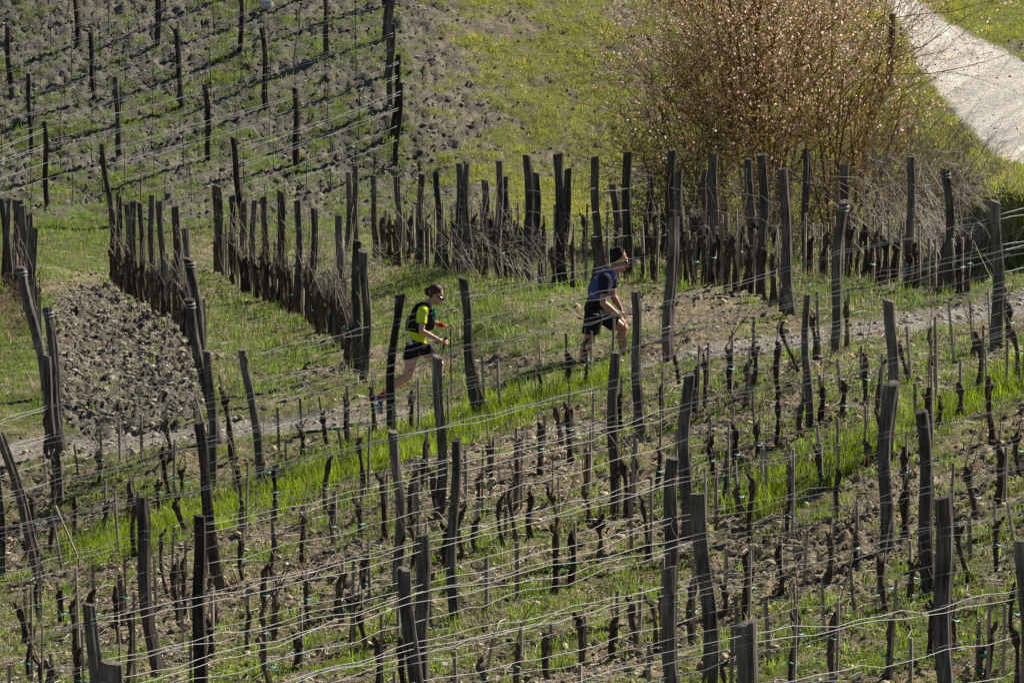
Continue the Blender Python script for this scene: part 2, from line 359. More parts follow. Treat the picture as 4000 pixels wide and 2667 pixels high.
def tufted(weight, ntuft, per, spread, Lr, Wr, lean, col, colj, seg2, name, label, dry=0., drycol=(.42, .36, .20)):
    P, u, v, z = scatter(weight, ntuft)
    hue = rng.normal(0, 1, (ntuft, 1)); ts = rng.uniform(.45, 1.5, ntuft)
    isdry = rng.random(ntuft) < dry
    k = np.repeat(np.arange(ntuft), per); n = len(k)
    Q = P[k] + np.c_[rng.normal(0, 1, (n, 2))*spread, np.zeros(n)]
    L = rng.uniform(*Lr, n)*ts[k]; W = rng.uniform(*Wr, n)
    ln = np.abs(rng.normal(0, lean, n))+.08
    c0 = col(u, v, z) if callable(col) else np.tile(np.array(col), (ntuft, 1))
    c0 = c0*(1+colj*hue) + np.array((.04, .015, 0))*rng.normal(0, 1, (ntuft, 1))*c0.mean()*4*.4
    c0[isdry] = np.array(drycol)*rng.uniform(.6, 1.2, (isdry.sum(), 1))
    C = np.clip(c0[k]*rng.uniform(.75, 1.25, (n, 1)), .005, .8)
    V, T, CC = blades(Q, L, W, ln, C, seg2)
    me = mesh_np(name, V, T); set_col(me, 'gcol', CC)
    return link(name, me, mat=M['grass'], kind='stuff', label=label)
near_w = ZC['fg']; g = ZC['g']
off = (1-ZC['path'])*(1-ZC['road'])
tufted(ZC['lush']*off, 1250, 24, .06, (.06, .25), (.005, .010), .38, (.25, .34, .015), .30, True, 'lush_grass', 'bright tall green grass along the vine row beside the footpath')
tufted(near_w*g*off*(1-ZC['lush']), 5200, 12, .06, (.04, .15), (.006, .011), .55, (.21, .31, .02), .26, True, 'foreground_grass', 'patchy short green grass between the foreground vine rows', .16)
tufted(ZC['mid']*g*off, 5200, 13, .07, (.05, .20), (.008, .013), .5, (.18, .28, .025), .26, True, 'bank_grass', 'green and straw coloured grass on the bank and between the middle rows', .22)
def fieldcol(u, v, z): 
    return lerp((.15, .29, .015), (.46, .43, .03), np.clip(.60*z['field']+.9*z['n1']+.5*z['n2'], 0, 1))
tufted((ZC['field']*1.0+ZC['hill']*.9)*g*off, 14000, 11, .09, (.05, .15), (.011, .019), .55, fieldcol, .2, False, 'field_grass', 'yellow green grass on the far field and among the hillside rows', .10)

# ------------------------------------------------------------------ clods, gravel, prunings
ICO = None
def ico():
    global ICO
    if ICO is None:
        bm = bmesh.new(); bmesh.ops.create_icosphere(bm, subdivisions=1, radius=1); 
        ICO = (np.array([v.co[:] for v in bm.verts]), np.array([[v.index for v in f.verts] for f in bm.faces])); bm.free()
    return ICO
def lumps(name, weight, n, smin, smax, colf, label, flat=.65, power=3.):
    P, u, v, z = scatter(weight, n); B, Fi = ico(); nb = len(B)
    s = smin+(smax-smin)*rng.random(n)**power
    ax = np.stack([rng.uniform(.7, 1.3, n), rng.uniform(.7, 1.3, n), flat*rng.uniform(.7, 1.3, n)], -1)
    r = rng.uniform(.55, 1.3, (n, nb, 1)); q = B[None]*r*ax[:, None]*s[:, None, None]
    a = rng.uniform(0, 2*np.pi, n); ca, sa = np.cos(a)[:, None], np.sin(a)[:, None]
    q = np.stack([q[..., 0]*ca-q[..., 1]*sa, q[..., 0]*sa+q[..., 1]*ca, q[..., 2]], -1) + P[:, None] + np.array((0, 0, .25))*s[:, None, None]
    c = colf(u, v, z, n); C = np.repeat(c[:, None], nb, 1).reshape(-1, 3)
    T = (Fi[None]+(np.arange(n)*nb)[:, None, None]).reshape(-1, 3)
    me = mesh_np(name, q.reshape(-1, 3), T); set_col(me, 'gcol', np.clip(C, .01, .85)); link(name, me, mat=M['clod'], kind='stuff', label=label)
bare = (1-g)
def soilc(u, v, z, n):
    c = lerp((.36, .30, .195), (.25, .225, .18), np.clip(z['hill']+.8*z['plough']+.4*z['field'], 0, 1)); return c*rng.uniform(.4, 1.5, (n, 1))
lumps('soil_clods', (near_w*.9+ZC['hill']*.75+2.6*ZC['plough']+.35*ZC['field']+.35*ZC['mid'])*bare*(1-ZC['road'])*(1-.6*ZC['path']), 34000, .007, .06, soilc, 'crumbled brown soil clods covering the bare ground')
def stonec(u, v, z, n): return np.array((.50, .46, .40))*rng.uniform(.5, 1.25, (n, 1))*(1+rng.normal(0, .04, (n, 3)))
lumps('gravel', (near_w*.5+ZC['hill']*.3+1.2*ZC['plough']+2.5*ZC['path']+.12*ZC['road']+.15*ZC['mid'])*(.25+bare), 9000, .007, .045, stonec, 'small pale stones and gravel strewn over the soil', .5, 4)
def litter(name, weight, n, Lr, W, cols, label):
    P, u, v, z = scatter(weight, n); a = rng.uniform(0, np.pi*2, n); L = rng.uniform(*Lr, n)
    d = np.stack([np.cos(a), np.sin(a), rng.normal(0, .12, n)], -1); s = np.stack([-np.sin(a), np.cos(a), np.zeros(n)], -1)
    bend = rng.normal(0, .16, n)[:, None]*L[:, None]; hz = rng.uniform(.01, .05, n)[:, None]*np.array((0, 0, 1.))
    pts = [P+hz-d*L[:, None]*.5, P+hz*1.6+s*bend, P+hz+d*L[:, None]*.5]
    V = []; 
    for p in pts:
        V += [p+s*W*.5, p-s*W*.5, p+np.array((0, 0, W*.9))]
    V = np.stack(V, 1).reshape(-1, 3); o = (np.arange(n)*9)[:, None]
    T = np.concatenate([o+np.array([i*3+a0, i*3+(a0+1) % 3, i*3+3+(a0+1) % 3, i*3+3+a0]) for i in range(2) for a0 in range(3)])
    c = np.array(cols)[rng.integers(0, len(cols), n)]*rng.uniform(.6, 1.2, (n, 1)); C = np.repeat(c[:, None], 9, 1).reshape(-1, 3)
    me = mesh_np(name, V, T); set_col(me, 'gcol', C); link(name, me, mat=M['clod'], kind='stuff', label=label)
litter('pruned_twigs', (near_w*1.+.35*ZC['mid']+.12*ZC['hill'])*(1-ZC['road'])*(1-.6*ZC['lush'])*(1-.6*ZC['path']), 11000, (.06, .42), .008, [(.45, .40, .33), (.36, .28, .20), (.58, .54, .47), (.22, .13, .08)], 'dry pruned vine twigs and straw littering the ground')
# ------------------------------------------------------------------ posts
REG = []          # (object, kind phrase, row key, u) for the labels
ORD = ['first', 'second', 'third', 'fourth', 'fifth', 'sixth', 'seventh', 'eighth', 'ninth', 'tenth', 'eleventh', 'twelfth', 'thirteenth', 'fourteenth', 'fifteenth', 'sixteenth', 'seventeenth', 'eighteenth', 'nineteenth', 'twentieth',
       'twenty-first', 'twenty-second', 'twenty-third', 'twenty-fourth', 'twenty-fifth', 'twenty-sixth', 'twenty-seventh', 'twenty-eighth', 'twenty-ninth', 'thirtieth', 'thirty-first', 'thirty-second', 'thirty-third', 'thirty-fourth', 'thirty-fifth', 'thirty-sixth', 'thirty-seventh', 'thirty-eighth', 'thirty-ninth', 'fortieth']
ROWS = {'A': 'wire row along the footpath', 'B': 'second wire row below the footpath', 'C': 'third wire row below the footpath', 'D': 'fourth wire row below the footpath',
        'E': 'fifth wire row below the footpath', 'F': 'sixth wire row below the footpath', 'G': 'seventh wire row below the footpath', 'H': 'eighth wire row below the footpath', 'I': 'nearest wire row at lower right',
        'L': 'row at the left edge', 'P': 'row right of the ploughed strip', 'Q': 'row left of the grassy bank', 'T': 'front row before the shrubs', 'U': 'rear row before the shrubs'}
for k in range(8): ROWS['R%d' % k] = ['lowest', 'second lowest', 'third', 'fourth', 'fifth', 'sixth', 'seventh', 'top'][k] + ' hillside row' + (' up' if 2 <= k <= 6 else '')
def post_mesh(h, lean, r, kind):
    """a split, weathered post: irregular section, slow bend, uneven sawn top, drying crack"""
    sides = 14; n = 9; V = []; Fc = []
    prof = np.array([1+random.uniform(-.16, .16) for _ in range(sides)])
    crack = random.randrange(sides) if random.random() < .6 else -1
    if crack >= 0: prof[crack] = .55
    bx, by = random.uniform(-.03, .03), random.uniform(-.03, .03); ph = random.uniform(0, 6)
    tilt = (random.uniform(-.35, .35), random.uniform(-.3, .3))
    flare = random.choice([0, 0, 0, .18]) if kind != 'flare' else .42
    for i in range(n):
        t = i/(n-1); z = -.25 + t*(h+.25); tz = max(z, 0)/h
        rr = r*(1.06-.14*tz)*(1+.05*math.sin(ph+5*tz)) * (1+flare*sstep(.84, 1., np.array(tz)))
        kx = .02*math.sin(ph*2+7*tz) + bx*math.sin(math.pi*tz); ky = by*math.sin(math.pi*tz)
        for k in range(sides):
            a = 2*math.pi*k/sides; q = rr*prof[k]*(1+random.uniform(-.05, .05))
            x, y = q*math.cos(a), q*math.sin(a)
            zz = z + (tilt[0]*x+tilt[1]*y if i == n-1 else 0)
            V.append((x+kx+lean[0]*z/h, y+ky+lean[1]*z/h, zz))
    for i in range(n-1):
        for k in range(sides):
            k2 = (k+1) % sides; Fc.append((i*sides+k, i*sides+k2, (i+1)*sides+k2, (i+1)*sides+k))
    c = len(V); V.append((lean[0]+0, lean[1], h+random.uniform(-.01, .01)))
    for k in range(sides): Fc.append(((n-1)*sides+k, (n-1)*sides+(k+1) % sides, c))
    return mesh_from('vineyard_post', V, Fc)
POSTS = {}
def wrap(o, top, lean, r):
    mb = MB(); pts = []
    for i in range(60):
        a = i/60*2*math.pi*3.5; z = top-.10+.03*math.sin(a*.37)+i*.0006; f = z/top
        pts.append((lean[0]*f+1.12*r*math.cos(a), lean[1]*f+1.12*r*math.sin(a), z))
    pts.append((pts[-1][0]+.09, pts[-1][1]-.03, pts[-1][2]+.03))
    mb.tube(pts, .0045, 4); link('wire_wrap', mb.mesh('wire_wrap', True), o, M['wire'])
def post(row, ut, vt, ub, vb, r=.062, kind='', wrapped=False, m='post', H=1.75):
    if vb is None:                    # foot below the picture: take the usual height
        vb = vt+500
        for _ in range(30):
            d = float(depth(ub, vb)); vb = vt + H*FPX*.99/d
    r *= .92; p = G(ub, vb); d = float(depth(ub, vb)); h = (vb-vt)*d/FPX/.985
    lean = ((ut-ub)*d/FPX, random.uniform(-.03, .03)*h)
    if kind == 'end': lean = (lean[0], .12*h)
    o = link('vineyard_post', post_mesh(h, lean, r, kind), mat=M[m], category='post')
    o.location = p
    if wrapped: wrap(o, h, lean, r)
    POSTS.setdefault(row, []).append((o, p, h, lean, r, ub, vb))
    inside = -15 < ub < 4015 or -15 < ut < 4015
    inside = inside and vb > 0
    lr = 'leaning ' if abs(lean[0])/h > .13 else ('stout ' if r > .075 else ('slim ' if r < .045 else ''))
    REG.append((o, lr+'grey wooden post', 'post', row, ub, inside))
    return o
# rows below the footpath
FG = [('A', 186, 1391, 229, 1960, .068), ('A', 821, 1370, 840, 1918, .062), ('A', 958, 1364, 1036, 1912, .06), ('A', 1562, 1146, 1523, 1694, .058), ('A', 1810, 1101, 1862, 1635, .062), ('A', 2633, 836, 2612, 1391, .078),
      ('B', -3, 1764, 12, 2290, .05), ('B', 12, 1694, 164, 2282, .07), ('B', 2473, 1123, 2496, 1706, .062), ('B', 3287, 812, 3261, 1403, .07), ('B', 3883, 783, 3898, 1367, .07),
      ('C', 780, 1647, 851, 2305, .066), ('C', 1711, 1367, 1718, 2014, .06), ('C', 3143, 1147, 3160, 1670, .05),
      ('D', 1544, 1694, 1562, 2300, .058), ('D', 2396, 1383, 2400, 2022, .055), ('D', 3469, 1173, 3470, 1790, .07),
      ('E', 556, 1963, 613, 2660, .066), ('E', 780, 2014, 775, None, .072), ('E', 1781, 1718, 1770, 2430, .055), ('E', 2683, 1489, 2682, 2115, .072),
      ('F', 369, 2380, 420, None, .066), ('F', 1648, 2094, 1662, None, .085), ('F', 2627, 1802, 2612, 2420, .07), ('F', 3469, 1483, 3463, 2145, .070), ('F', 3585, 1590, 3625, 2330, .075),
      ('G', 452, 2573, 460, None, .078), ('G', 1590, 2249, 1668, None, .068), ('G', 2716, 1942, 2775, None, .072), 
      ('H', 2604, 2222, 2660, None, .07), ('H', 3668, 1972, 3692, None, .075),
      ('I', 2904, 2454, 2960, None, .085), ('I', 3981, 2091, 4012, None, .07)]
for q in FG:
    post(*q, kind='flare' if q[1] in (1562,) else '', wrapped=q[1] in (3287, 1562), m='post_dark' if q[1] in (1562, 780) else 'post')
# bracing end posts either side of the path
for row, q in [('L', (83, 1055, 190, 1560)), ('L', (187, 1191, 244, 1748)), ('P', (741, 1031, 805, 1490)), ('P', (738, 1185, 851, 1740))]:
    post(row, *q, .075, kind='end', wrapped=True)
# rows running back from the path
for q in [(437, 753, 443, 1105), (467, 771, 478, 1132), (500, 800, 503, 1160), (520, 798, 530, 1178), (555, 787, 568, 1190), (595, 767, 605, 1212), (632, 780, 648, 1232), (693, 817, 697, 1285), (735, 895, 745, 1340)]:
    post('P', *q, .062)
for q in [(846, 728, 850, 1066), (858, 735, 864, 1072), (908, 775, 914, 1095), (952, 780, 957, 1137), (995, 778, 1003, 1160), (1038, 780, 1045, 1182), (1095, 765, 1105, 1207), (1168, 787, 1174, 1242), (1230, 815, 1233, 1278), (1333, 860, 1322, 1335), (1395, 950, 1398, 1462), (1425, 983, 1428, 1492)]:
    post('Q', *q, .064)
for q in [(18, 778, 20, 1130), (40, 783, 42, 1150), (62, 780, 66, 1170), (88, 782, 90, 1190), (100, 812, 102, 1215), (120, 838, 118, 1250), (135, 880, 140, 1330)]:
    post('L', *q, .062)
for q in [(1367, 679, 1362, 1003), (1387, 655, 1390, 1005), (1456, 683, 1467, 1016), (1553, 700, 1551, 1030), (1644, 680, 1632, 1045), (1708, 679, 1714, 1058), (1794, 652, 1800, 1066), (1821, 631, 1838, 1075), (1953, 632, 1950, 1092), (2058, 613, 2066, 1110), (2181, 619, 2199, 1129), (2319, 633, 2340, 1128), (2449, 604, 2455, 1100), (2617, 593, 2617, 1105), (2785, 617, 2785, 1123), (2969, 617, 2970, 1172), (3055, 670, 3092, 1238)]:
    post('T', *q, .066 if q[0] < 2000 else .075, kind='')
for q in [(1893, 702, 1896, 1000), (1977, 687, 1985, 1004), (2096, 684, 2088, 1008), (2224, 668, 2205, 1015), (2398, 738, 2420, 1075), (2537, 676, 2525, 1012), (2654, 670, 2660, 1028), (2758, 655, 2765, 1050), (2921, 631, 2940, 1078), (3139, 595, 3142, 1069), (3293, 658, 3317, 1099), (3555, 619, 3558, 1129), (3686, 660, 3707, 1141)]:
    post('U', *q, .066, wrapped=q[0] in (3686,))
# hillside vineyard
HILL = {'R0': [(908, 536, 945, 880, 'end'), (1568, 340, 1545, 655, 'end')], 'R1': [(398, 574, 440, 893, 'end'), (1156, 346, 1159, 646), (1560, 225, 1538, 530, 'end')],
        'R2': [(-470, 760, -468, 1030), (180, 503, 182, 821), (805, 323, 813, 625), (1538, 105, 1523, 417, 'end')], 'R3': [(-120, 490, -118, 800), (458, 307, 468, 610), (1027, 128, 1037, 429), (1530, 0, 1512, 295, 'end')],
        'R4': [(-470, 490, -467, 790), (113, 301, 120, 598), (686, 117, 707, 411), (1263, -74, 1275, 226), (1522, -145, 1505, 155, 'end')], 'R5': [(-205, 270, -200, 570), (355, 113, 370, 381), (935, -95, 942, 202), (1510, -280, 1500, 20, 'end')],
        'R6': [(-545, 300, -540, 590), (30, 98, 45, 399), (612, -112, 617, 185), (1190, -295, 1190, -3)], 'R7': [(-275, 70, -270, 365), (300, -124, 304, 173), (875, -290, 880, -5)]}
for row, qs in HILL.items():
    for q in qs: post(row, *q[:4], random.uniform(.058, .07), kind=q[4] if len(q) > 4 else '', m='post_dark' if random.random() < .8 else 'post')
post('road', 3485, 65, 3475, 345, .08, m='post_dark')

# ------------------------------------------------------------------ wires
for row in 'ABCDEFGHI':                                   # the posts just outside the picture that carry the wires on
    ps = POSTS[row]; sl = .29 if row == 'A' else .25; c = np.mean([p[6]+sl*p[5] for p in ps])
    for u in (-560, 4560):
        if row == 'A' and u > 0: continue
        uu = u + random.uniform(-60, 60); v = min(c-sl*uu, 4150); d = float(depth(uu, v)); post(row, uu, v-1.72*FPX/d, uu, v, .065)
WN = {}
def wires(row, heights, r=.004, wob=.010, sag=.03, chain=None, split=None):
    ps = sorted(POSTS[row], key=lambda p: p[5]) if chain is None else chain
    names = ['lowest', 'second lowest', 'middle', 'fourth', 'fifth', 'sixth', 'top'] if len(heights) > 4 else ['lowest', 'middle', 'second highest', 'top']
    for hi, hgt in enumerate(heights):
        pts = []
        us = np.array([q[5] for q in ps]); dd = np.array([float(depth(q[5], q[6])) for q in ps]); vb = np.array([q[6] for q in ps]); hs = np.full(len(ps), hgt)
        if chain is None and len(ps) > 2:            # strung taut: one straight line through the row
            vt = np.poly1d(np.polyfit(us, vb-hgt*FPX/dd, 1))(us); hs = np.clip((vb-vt)*dd/FPX, .3, 1.7)
        hs = [min(float(h_)+random.uniform(-.015, .015), q[2]-.04) for h_, q in zip(hs, ps)]
        for a, b, ha, hb in zip(ps[:-1], ps[1:], hs[:-1], hs[1:]):
            pa = a[1]+Vector((a[3][0]*ha/a[2], a[3][1]*ha/a[2]-a[4]*1.05-.003, ha)); pb = b[1]+Vector((b[3][0]*hb/b[2], b[3][1]*hb/b[2]-b[4]*1.05-.003, hb))
            if pts: pa = pts[-1]
            L = (pb-pa).length; n = max(4, int(L/.28)); sg = random.uniform(.2, 1.6)*sag; f0 = random.uniform(0, 9)
            for i in range(0 if not pts else 1, n+1):
                t = i/n; e = min(1, 6*t, 6*(1-t))
                w_ = Vector((0, random.gauss(0, wob)*e, random.gauss(0, wob)*e + wob*1.5*math.sin(f0+t*17)*e))
                pts.append(pa.lerp(pb, t) + w_ - Vector((0, 0, sg*4*t*(1-t))))
        mb = MB(); mb.tube(pts, r, 4)
        o = link('trellis_wire', mb.mesh('trellis_wire', True), mat=M['wire'], category='wire', group='trellis wires')
        o['label'] = '%s wire strand of the %s' % (names[hi] if hi < len(names) else ORD[hi], ROWS[row])
for row in 'ABCDEFGHI': wires(row, [.55, .85, 1.12, 1.17, 1.48, 1.54] if row in 'ABCDFG' else [.52, .86, 1.14, 1.45, 1.52], r={'A': .0031, 'B': .0030, 'C': .0028}.get(row, .0024))
for row in HILL: wires(row, [.55, .88, 1.22, 1.28, 1.56, 1.61], r=.0031, wob=.008)
for row in 'PQT': 
    ps = [p for p in sorted(POSTS[row], key=lambda p: p[5]) if abs(p[3][1]) < .11*p[2]]
    wires(row, [.75, 1.15, 1.5], r=.0028, wob=.006, chain=ps)
wires('U', [.8, 1.15, 1.5], r=.0028, wob=.006)
# guy wires that tie the front row to the rise on the right
def guy(a, b, label):
    mb = MB(); A_, B_ = Vector(a), Vector(b); mb.tube([A_.lerp(B_, t/14)+Vector((0, random.gauss(0, .004), random.gauss(0, .004)-.06*t/14*(1-t/14))) for t in range(15)], .0055, 4)
    link('guy_wire', mb.mesh('guy_wire'), mat=M['wire'], category='wire', label=label)

# ------------------------------------------------------------------ stakes and vines of the foreground, as they stand in the photograph
ZO = {'4': (0, 867), '5': (1300, 867), '6': (2600, 867), 'a': (0, 1734), 'b': (1300, 1734), 'c': (2600, 1734)}
STK = {'4': "660 1350 665 1600;785 1300 788 1600;930 1285 930 1590;1875 1450 1880 1620;1820 1250 1832 1540;2225 1345 2260 1580;2095 1120 2130 1320;1970 1200 1985 1567;2280 1080 2282 1430;1285 1110 1370 1370;285 1080 310 1500;1440 1005 1500 1260",
 '5': "95 1080 98 1450;260 1010 265 1390;395 1200 410 1420;30 1350 80 1590;755 1070 768 1400;1080 935 1105 1250;1205 910 1245 1230;1355 825 1362 1130;1530 750 1540 1080;1695 690 1692 1000;1845 640 1842 900;1705 1110 1703 1520;1205 1360 1200 1640;1055 1400 1040 1680;1570 1230 1560 1560;1385 1270 1385 1470;2165 930 2160 1350;1890 1000 1885 1240;2150 1310 2148 1640;1995 1450 1995 1680;865 1480 868 1700",
 '6': "435 720 425 1130;575 660 578 900;280 795 275 1120;985 500 1010 900;1195 420 1185 850;1280 800 1285 1060;1120 900 1150 1160;1005 980 1040 1310;905 1010 895 1300;1575 690 1610 1050;1760 630 1780 1230;1850 520 1895 920;1990 500 2020 800;2110 430 2140 820;2225 400 2235 640;2240 765 2242 1090;2090 845 2110 1280;1930 905 1932 1230;1630 1080 1635 1330;1305 1220 1308 1500;990 1330 1020 1560;1125 1285 1127 1560;795 1410 815 1620;630 1480 640 1700;445 1220 442 1510;285 1280 290 1500;570 1130 590 1400;2230 1440 2228 1680",
 'a': "290 50 310 300;490 0 520 240;870 170 872 420;695 225 690 480;760 325 785 740;345 470 415 850;370 440 540 790;910 310 920 560;1140 220 1180 500;1520 100 1580 400;1690 60 1700 300;1790 460 1795 720;1595 505 1598 780;1355 560 1360 880;1220 620 1222 900;1015 720 1020 1120;825 740 825 1180;615 815 612 1100;170 930 170 1250;380 910 385 1200;2195 330 2195 580;1995 400 1998 650;2250 735 2248 1000;2015 830 2018 1080;1625 905 1628 1180;1815 870 1818 1150;1395 980 1390 1300;1200 1065 1205 1400;1975 1090 1980 1500;780 1220 785 1480;1255 1280 1258 1620;330 1360 335 1600;65 1440 68 1700",
 'b': "185 225 185 560;15 330 15 560;360 180 355 440;535 110 530 480;870 30 870 430;1210 0 1205 240;1295 280 1295 540;950 410 945 680;1130 360 1128 640;760 470 755 740;615 495 615 700;1480 200 1488 480;1755 420 1758 700;1585 480 1585 900;1940 320 1965 740;1205 630 1208 1000;1010 690 1008 1060;790 670 785 1130;430 840 430 1310;235 645 240 1030;65 735 60 1020;195 950 198 1240;2020 950 2015 1250;1865 1000 1860 1340;1650 1100 1645 1380;1240 1180 1238 1460;1055 1210 1000 1500;800 1345 800 1680;1430 1180 1430 1480;2070 1300 2070 1640;1620 1430 1622 1780;405 1480 405 1800",
 'c': "330 135 328 560;455 110 480 440;640 15 670 400;810 0 830 260;1015 0 1030 240;1130 0 1135 260;1250 355 1250 650;1105 490 1085 800;930 520 905 920;1590 285 1570 640;1885 135 1885 420;2000 100 2005 400;2230 0 2228 390;2150 410 2165 700;2240 410 2290 640;1985 460 2000 760;1600 615 1615 930;1395 680 1400 960;1210 760 1250 1100;1020 870 1050 1300;840 895 860 1230;455 1015 470 1400;650 1020 680 1440;395 715 378 1050;555 680 548 1010;755 610 755 880;1605 1300 1605 1640;2050 1170 2048 1560;2215 1060 2215 1600;1745 215 1750 480"}
VIN = {'4': "1100 1370 1115 1600;1470 1130 1540 1600;1980 1370 1985 1580;2110 1290 2160 1470;2270 1190 2275 1440;300 1260 310 1520;660 1530 655 1650",
 '5': "85 1200 95 1450;265 1120 268 1400;1545 920 1545 1110;1350 990 1352 1170;2160 1040 2160 1330;1885 1120 1880 1370;1365 1370 1355 1680;1550 1290 1550 1640;2240 900 2290 1080;1035 1480 1030 1690;725 1520 718 1730",
 '6': "250 900 265 1230;575 800 575 1130;740 800 730 1150;760 690 880 1010;955 640 990 930;1185 540 1185 870;1305 900 1315 1210;1170 1050 1160 1290;1020 1100 1025 1320;1535 810 1610 1070;1735 760 1735 1040;2030 720 2025 900;2250 550 2255 790;730 1170 735 1460;890 1150 885 1390;600 1290 600 1530;460 1350 455 1600;300 1400 295 1560;1930 1110 1920 1320;1790 1230 1785 1410;420 890 420 1150;2190 1480 2195 1680",
 'a': "650 80 645 280;840 260 858 540;490 360 490 630;690 400 685 590;1040 260 1042 440;1185 170 1210 360;1160 380 1230 610;1540 170 1565 330;1720 140 1750 300;2190 430 2180 700;1990 490 1980 790;1790 600 1795 880;1580 630 1590 910;1195 760 1225 1100;790 870 820 1190;600 970 595 1240;140 1110 165 1340;395 1000 405 1200;2020 920 2015 1220;2240 860 2215 1150;1805 990 1805 1280;1645 1120 1600 1390;1730 1340 1780 1600;1945 1320 1965 1500;1385 1210 1380 1430;330 1480 330 1680;160 600 165 740;340 520 340 700",
 'b': "335 240 335 630;175 400 175 630;520 210 510 560;1660 300 1672 530;1430 350 1490 600;1295 400 1295 670;1105 420 1100 730;935 560 930 750;740 610 748 860;1565 570 1565 920;1745 530 1750 800;1975 110 1978 410;2140 60 2135 340;1860 160 1840 490;450 640 415 960;210 770 210 1000;60 860 40 1180;190 1110 200 1390;1975 1060 1990 1350;1830 1210 1845 1450;1625 1180 1635 1500;1400 1300 1415 1600;1215 1360 1205 1640;975 1460 985 1680;2160 1060 2165 1280",
 'c': "295 0 295 210;480 310 480 480;815 150 825 370;1005 50 1020 300;1320 0 1310 150;1075 580 1072 890;1250 560 1240 780;1565 340 1560 640;2190 20 2185 390;1985 160 2030 480;1910 550 1985 910;2165 540 2175 850;1390 800 1460 1130;1600 790 1620 1040;850 1110 870 1390;740 690 755 980;545 840 540 1040;390 930 380 1150;2060 1380 2055 1560;1830 1350 1835 1640"}
def conv(tab):
    r = []
    for z, t in tab.items():
        ox, oy = ZO[z]
        for q in t.split(';'):
            a = [float(k)/1.68 for k in q.split()]; r.append((a[0]+ox, a[1]+oy, a[2]+ox, a[3]+oy))
    return r
KEYS = {r: np.mean([p[6]+.25*p[5] for p in POSTS[r]]) for r in 'ABCDEFGHI'}
def row_of(u, v): return min('ABCDEFGHI', key=lambda r: abs(v+.25*u-KEYS[r]))
def stake_mesh(h, lean, r):
    mb = MB(); n = 4; b = random.uniform(-.008, .008)
    mb.tube([(lean*t/3*(1)+b*math.sin(t), 0, -.1+(h+.1)*t/3) for t in range(4)], [r*1.05, r, r*.97, r*.92], 5 if random.random() < .5 else 4, jit=.12)
    return mb.mesh('vine_stake')
def stake(row, ut, vt, ub, vb, r=.017, phrase='thin grey wooden stake'):
    p = G(ub, vb); d = float(depth(ub, vb)); h = (vb-vt)*d/FPX/.985; lean = (ut-ub)*d/FPX
    o = link('vine_stake', stake_mesh(h, lean, r), mat=M['stake'], category='stake', group='vine stakes'); o.location = p
    REG.append((o, ('leaning ' if abs(lean)/h > .2 else '')+phrase, 'stake', row, ub, 0 < ub < 4000 and vt < 2640))
    return o
def vine_mesh(h, lean, r):
    mb = MB(); n = 9; px, py = 0, 0; pts = []; rad = []; ph = random.uniform(0, 6); amp = random.uniform(.005, .028)
    for i in range(n):
        t = i/(n-1)
        pts.append((lean*t+amp*math.sin(ph+5*t)*(t > 0), amp*math.cos(ph*1.3+4*t), -.08+(h+.08)*t))
        rad.append(r*(1.25-.55*t+.15*math.sin(ph+9*t)) if t < .78 else r*(1.1+.35*math.sin((t-.78)*14)))
    rad[-1] *= .75
    mb.tube(pts, rad, 8, jit=.22)
    heads = [Vector(pts[-1])]
    for k in range(random.choice([1, 1, 2, 3])):
        a = random.uniform(0, 6.28); L = random.uniform(.03, .085); b = Vector(pts[-2 if k else -1]); dx, dy = math.cos(a), .6*math.sin(a)
        q = [b, b+Vector((dx*L*.5, dy*L*.5, L*.25)), b+Vector((dx*L*.8, dy*L*.8, L*.75)), b+Vector((dx*L*.85, dy*L*.8, L*1.05))]
        mb.tube(q, [r*.95, r*.85, r*.7, r*.45], 6, jit=.25); heads.append(q[-1])
    return mb.mesh('grape_vine'), heads
def cane(parent, p0, L, dx, dy, r=.0065, m='cane', droop=0.):
    mb = MB(); pts = []; n = 10; a = random.uniform(0, 6); b = random.uniform(.02, .07)
    for i in range(n):
        t = i/(n-1)
        pts.append(Vector(p0)+Vector((dx*t+b*math.sin(a+6*t)*t, dy*t, L*(t-droop*t*t))))
    mb.tube(pts, [r*(1.15-.7*i/(n-1)) for i in range(n)], 4); link('cane', mb.mesh('cane', True), parent, M[m])
def tie(parent, z, r):
    mb = MB(); mb.tube([(r*math.cos(a), r*math.sin(a), z+.01*math.sin(2*a)) for a in [k*6.283/9 for k in range(10)]], .007, 4, cap=False); mb.tube([(r, 0, z), (r+.03, -.02, z-.02), (r+.04, -.03, z-.06)], .004, 3)
    link('tie', mb.mesh('tie'), parent, M['tie'])
def vine(row, ut, vt, ub, vb, r=.034, canes=1, tied=.5, phrase='dark gnarled vine trunk', pale=.2, cl=(.5, 1.0)):
    p = G(ub, vb); d = float(depth(ub, vb)); h = (vb-vt)*d/FPX/.985; lean = (ut-ub)*d/FPX
    me, heads = vine_mesh(h, lean, r); o = link('grape_vine', me, mat=M['bark'], category='vine', group='grape vines'); o.location = p
    for k in range(canes):
        q = random.choice(heads); cane(o, q, random.uniform(*cl), random.uniform(-.35, .35), random.uniform(-.1, .1), m='pale_cane' if random.random() < pale else 'cane', droop=random.choice([0, 0, .3, .9]), r=random.uniform(.005, .008))
    if random.random() < tied: tie(o, h*random.uniform(.35, .7), r*1.5)
    REG.append((o, ('leaning ' if abs(lean)/max(h, .1) > .25 else '')+phrase, 'vine', row, ub, 0 < ub < 4000 and vt < 2640))
    return o
for q in conv(STK):
    if q[1] > 2635 or not 0 < q[2] < 4000: continue
    stake(row_of(q[2], q[3]), *q, r=random.uniform(.015, .023))
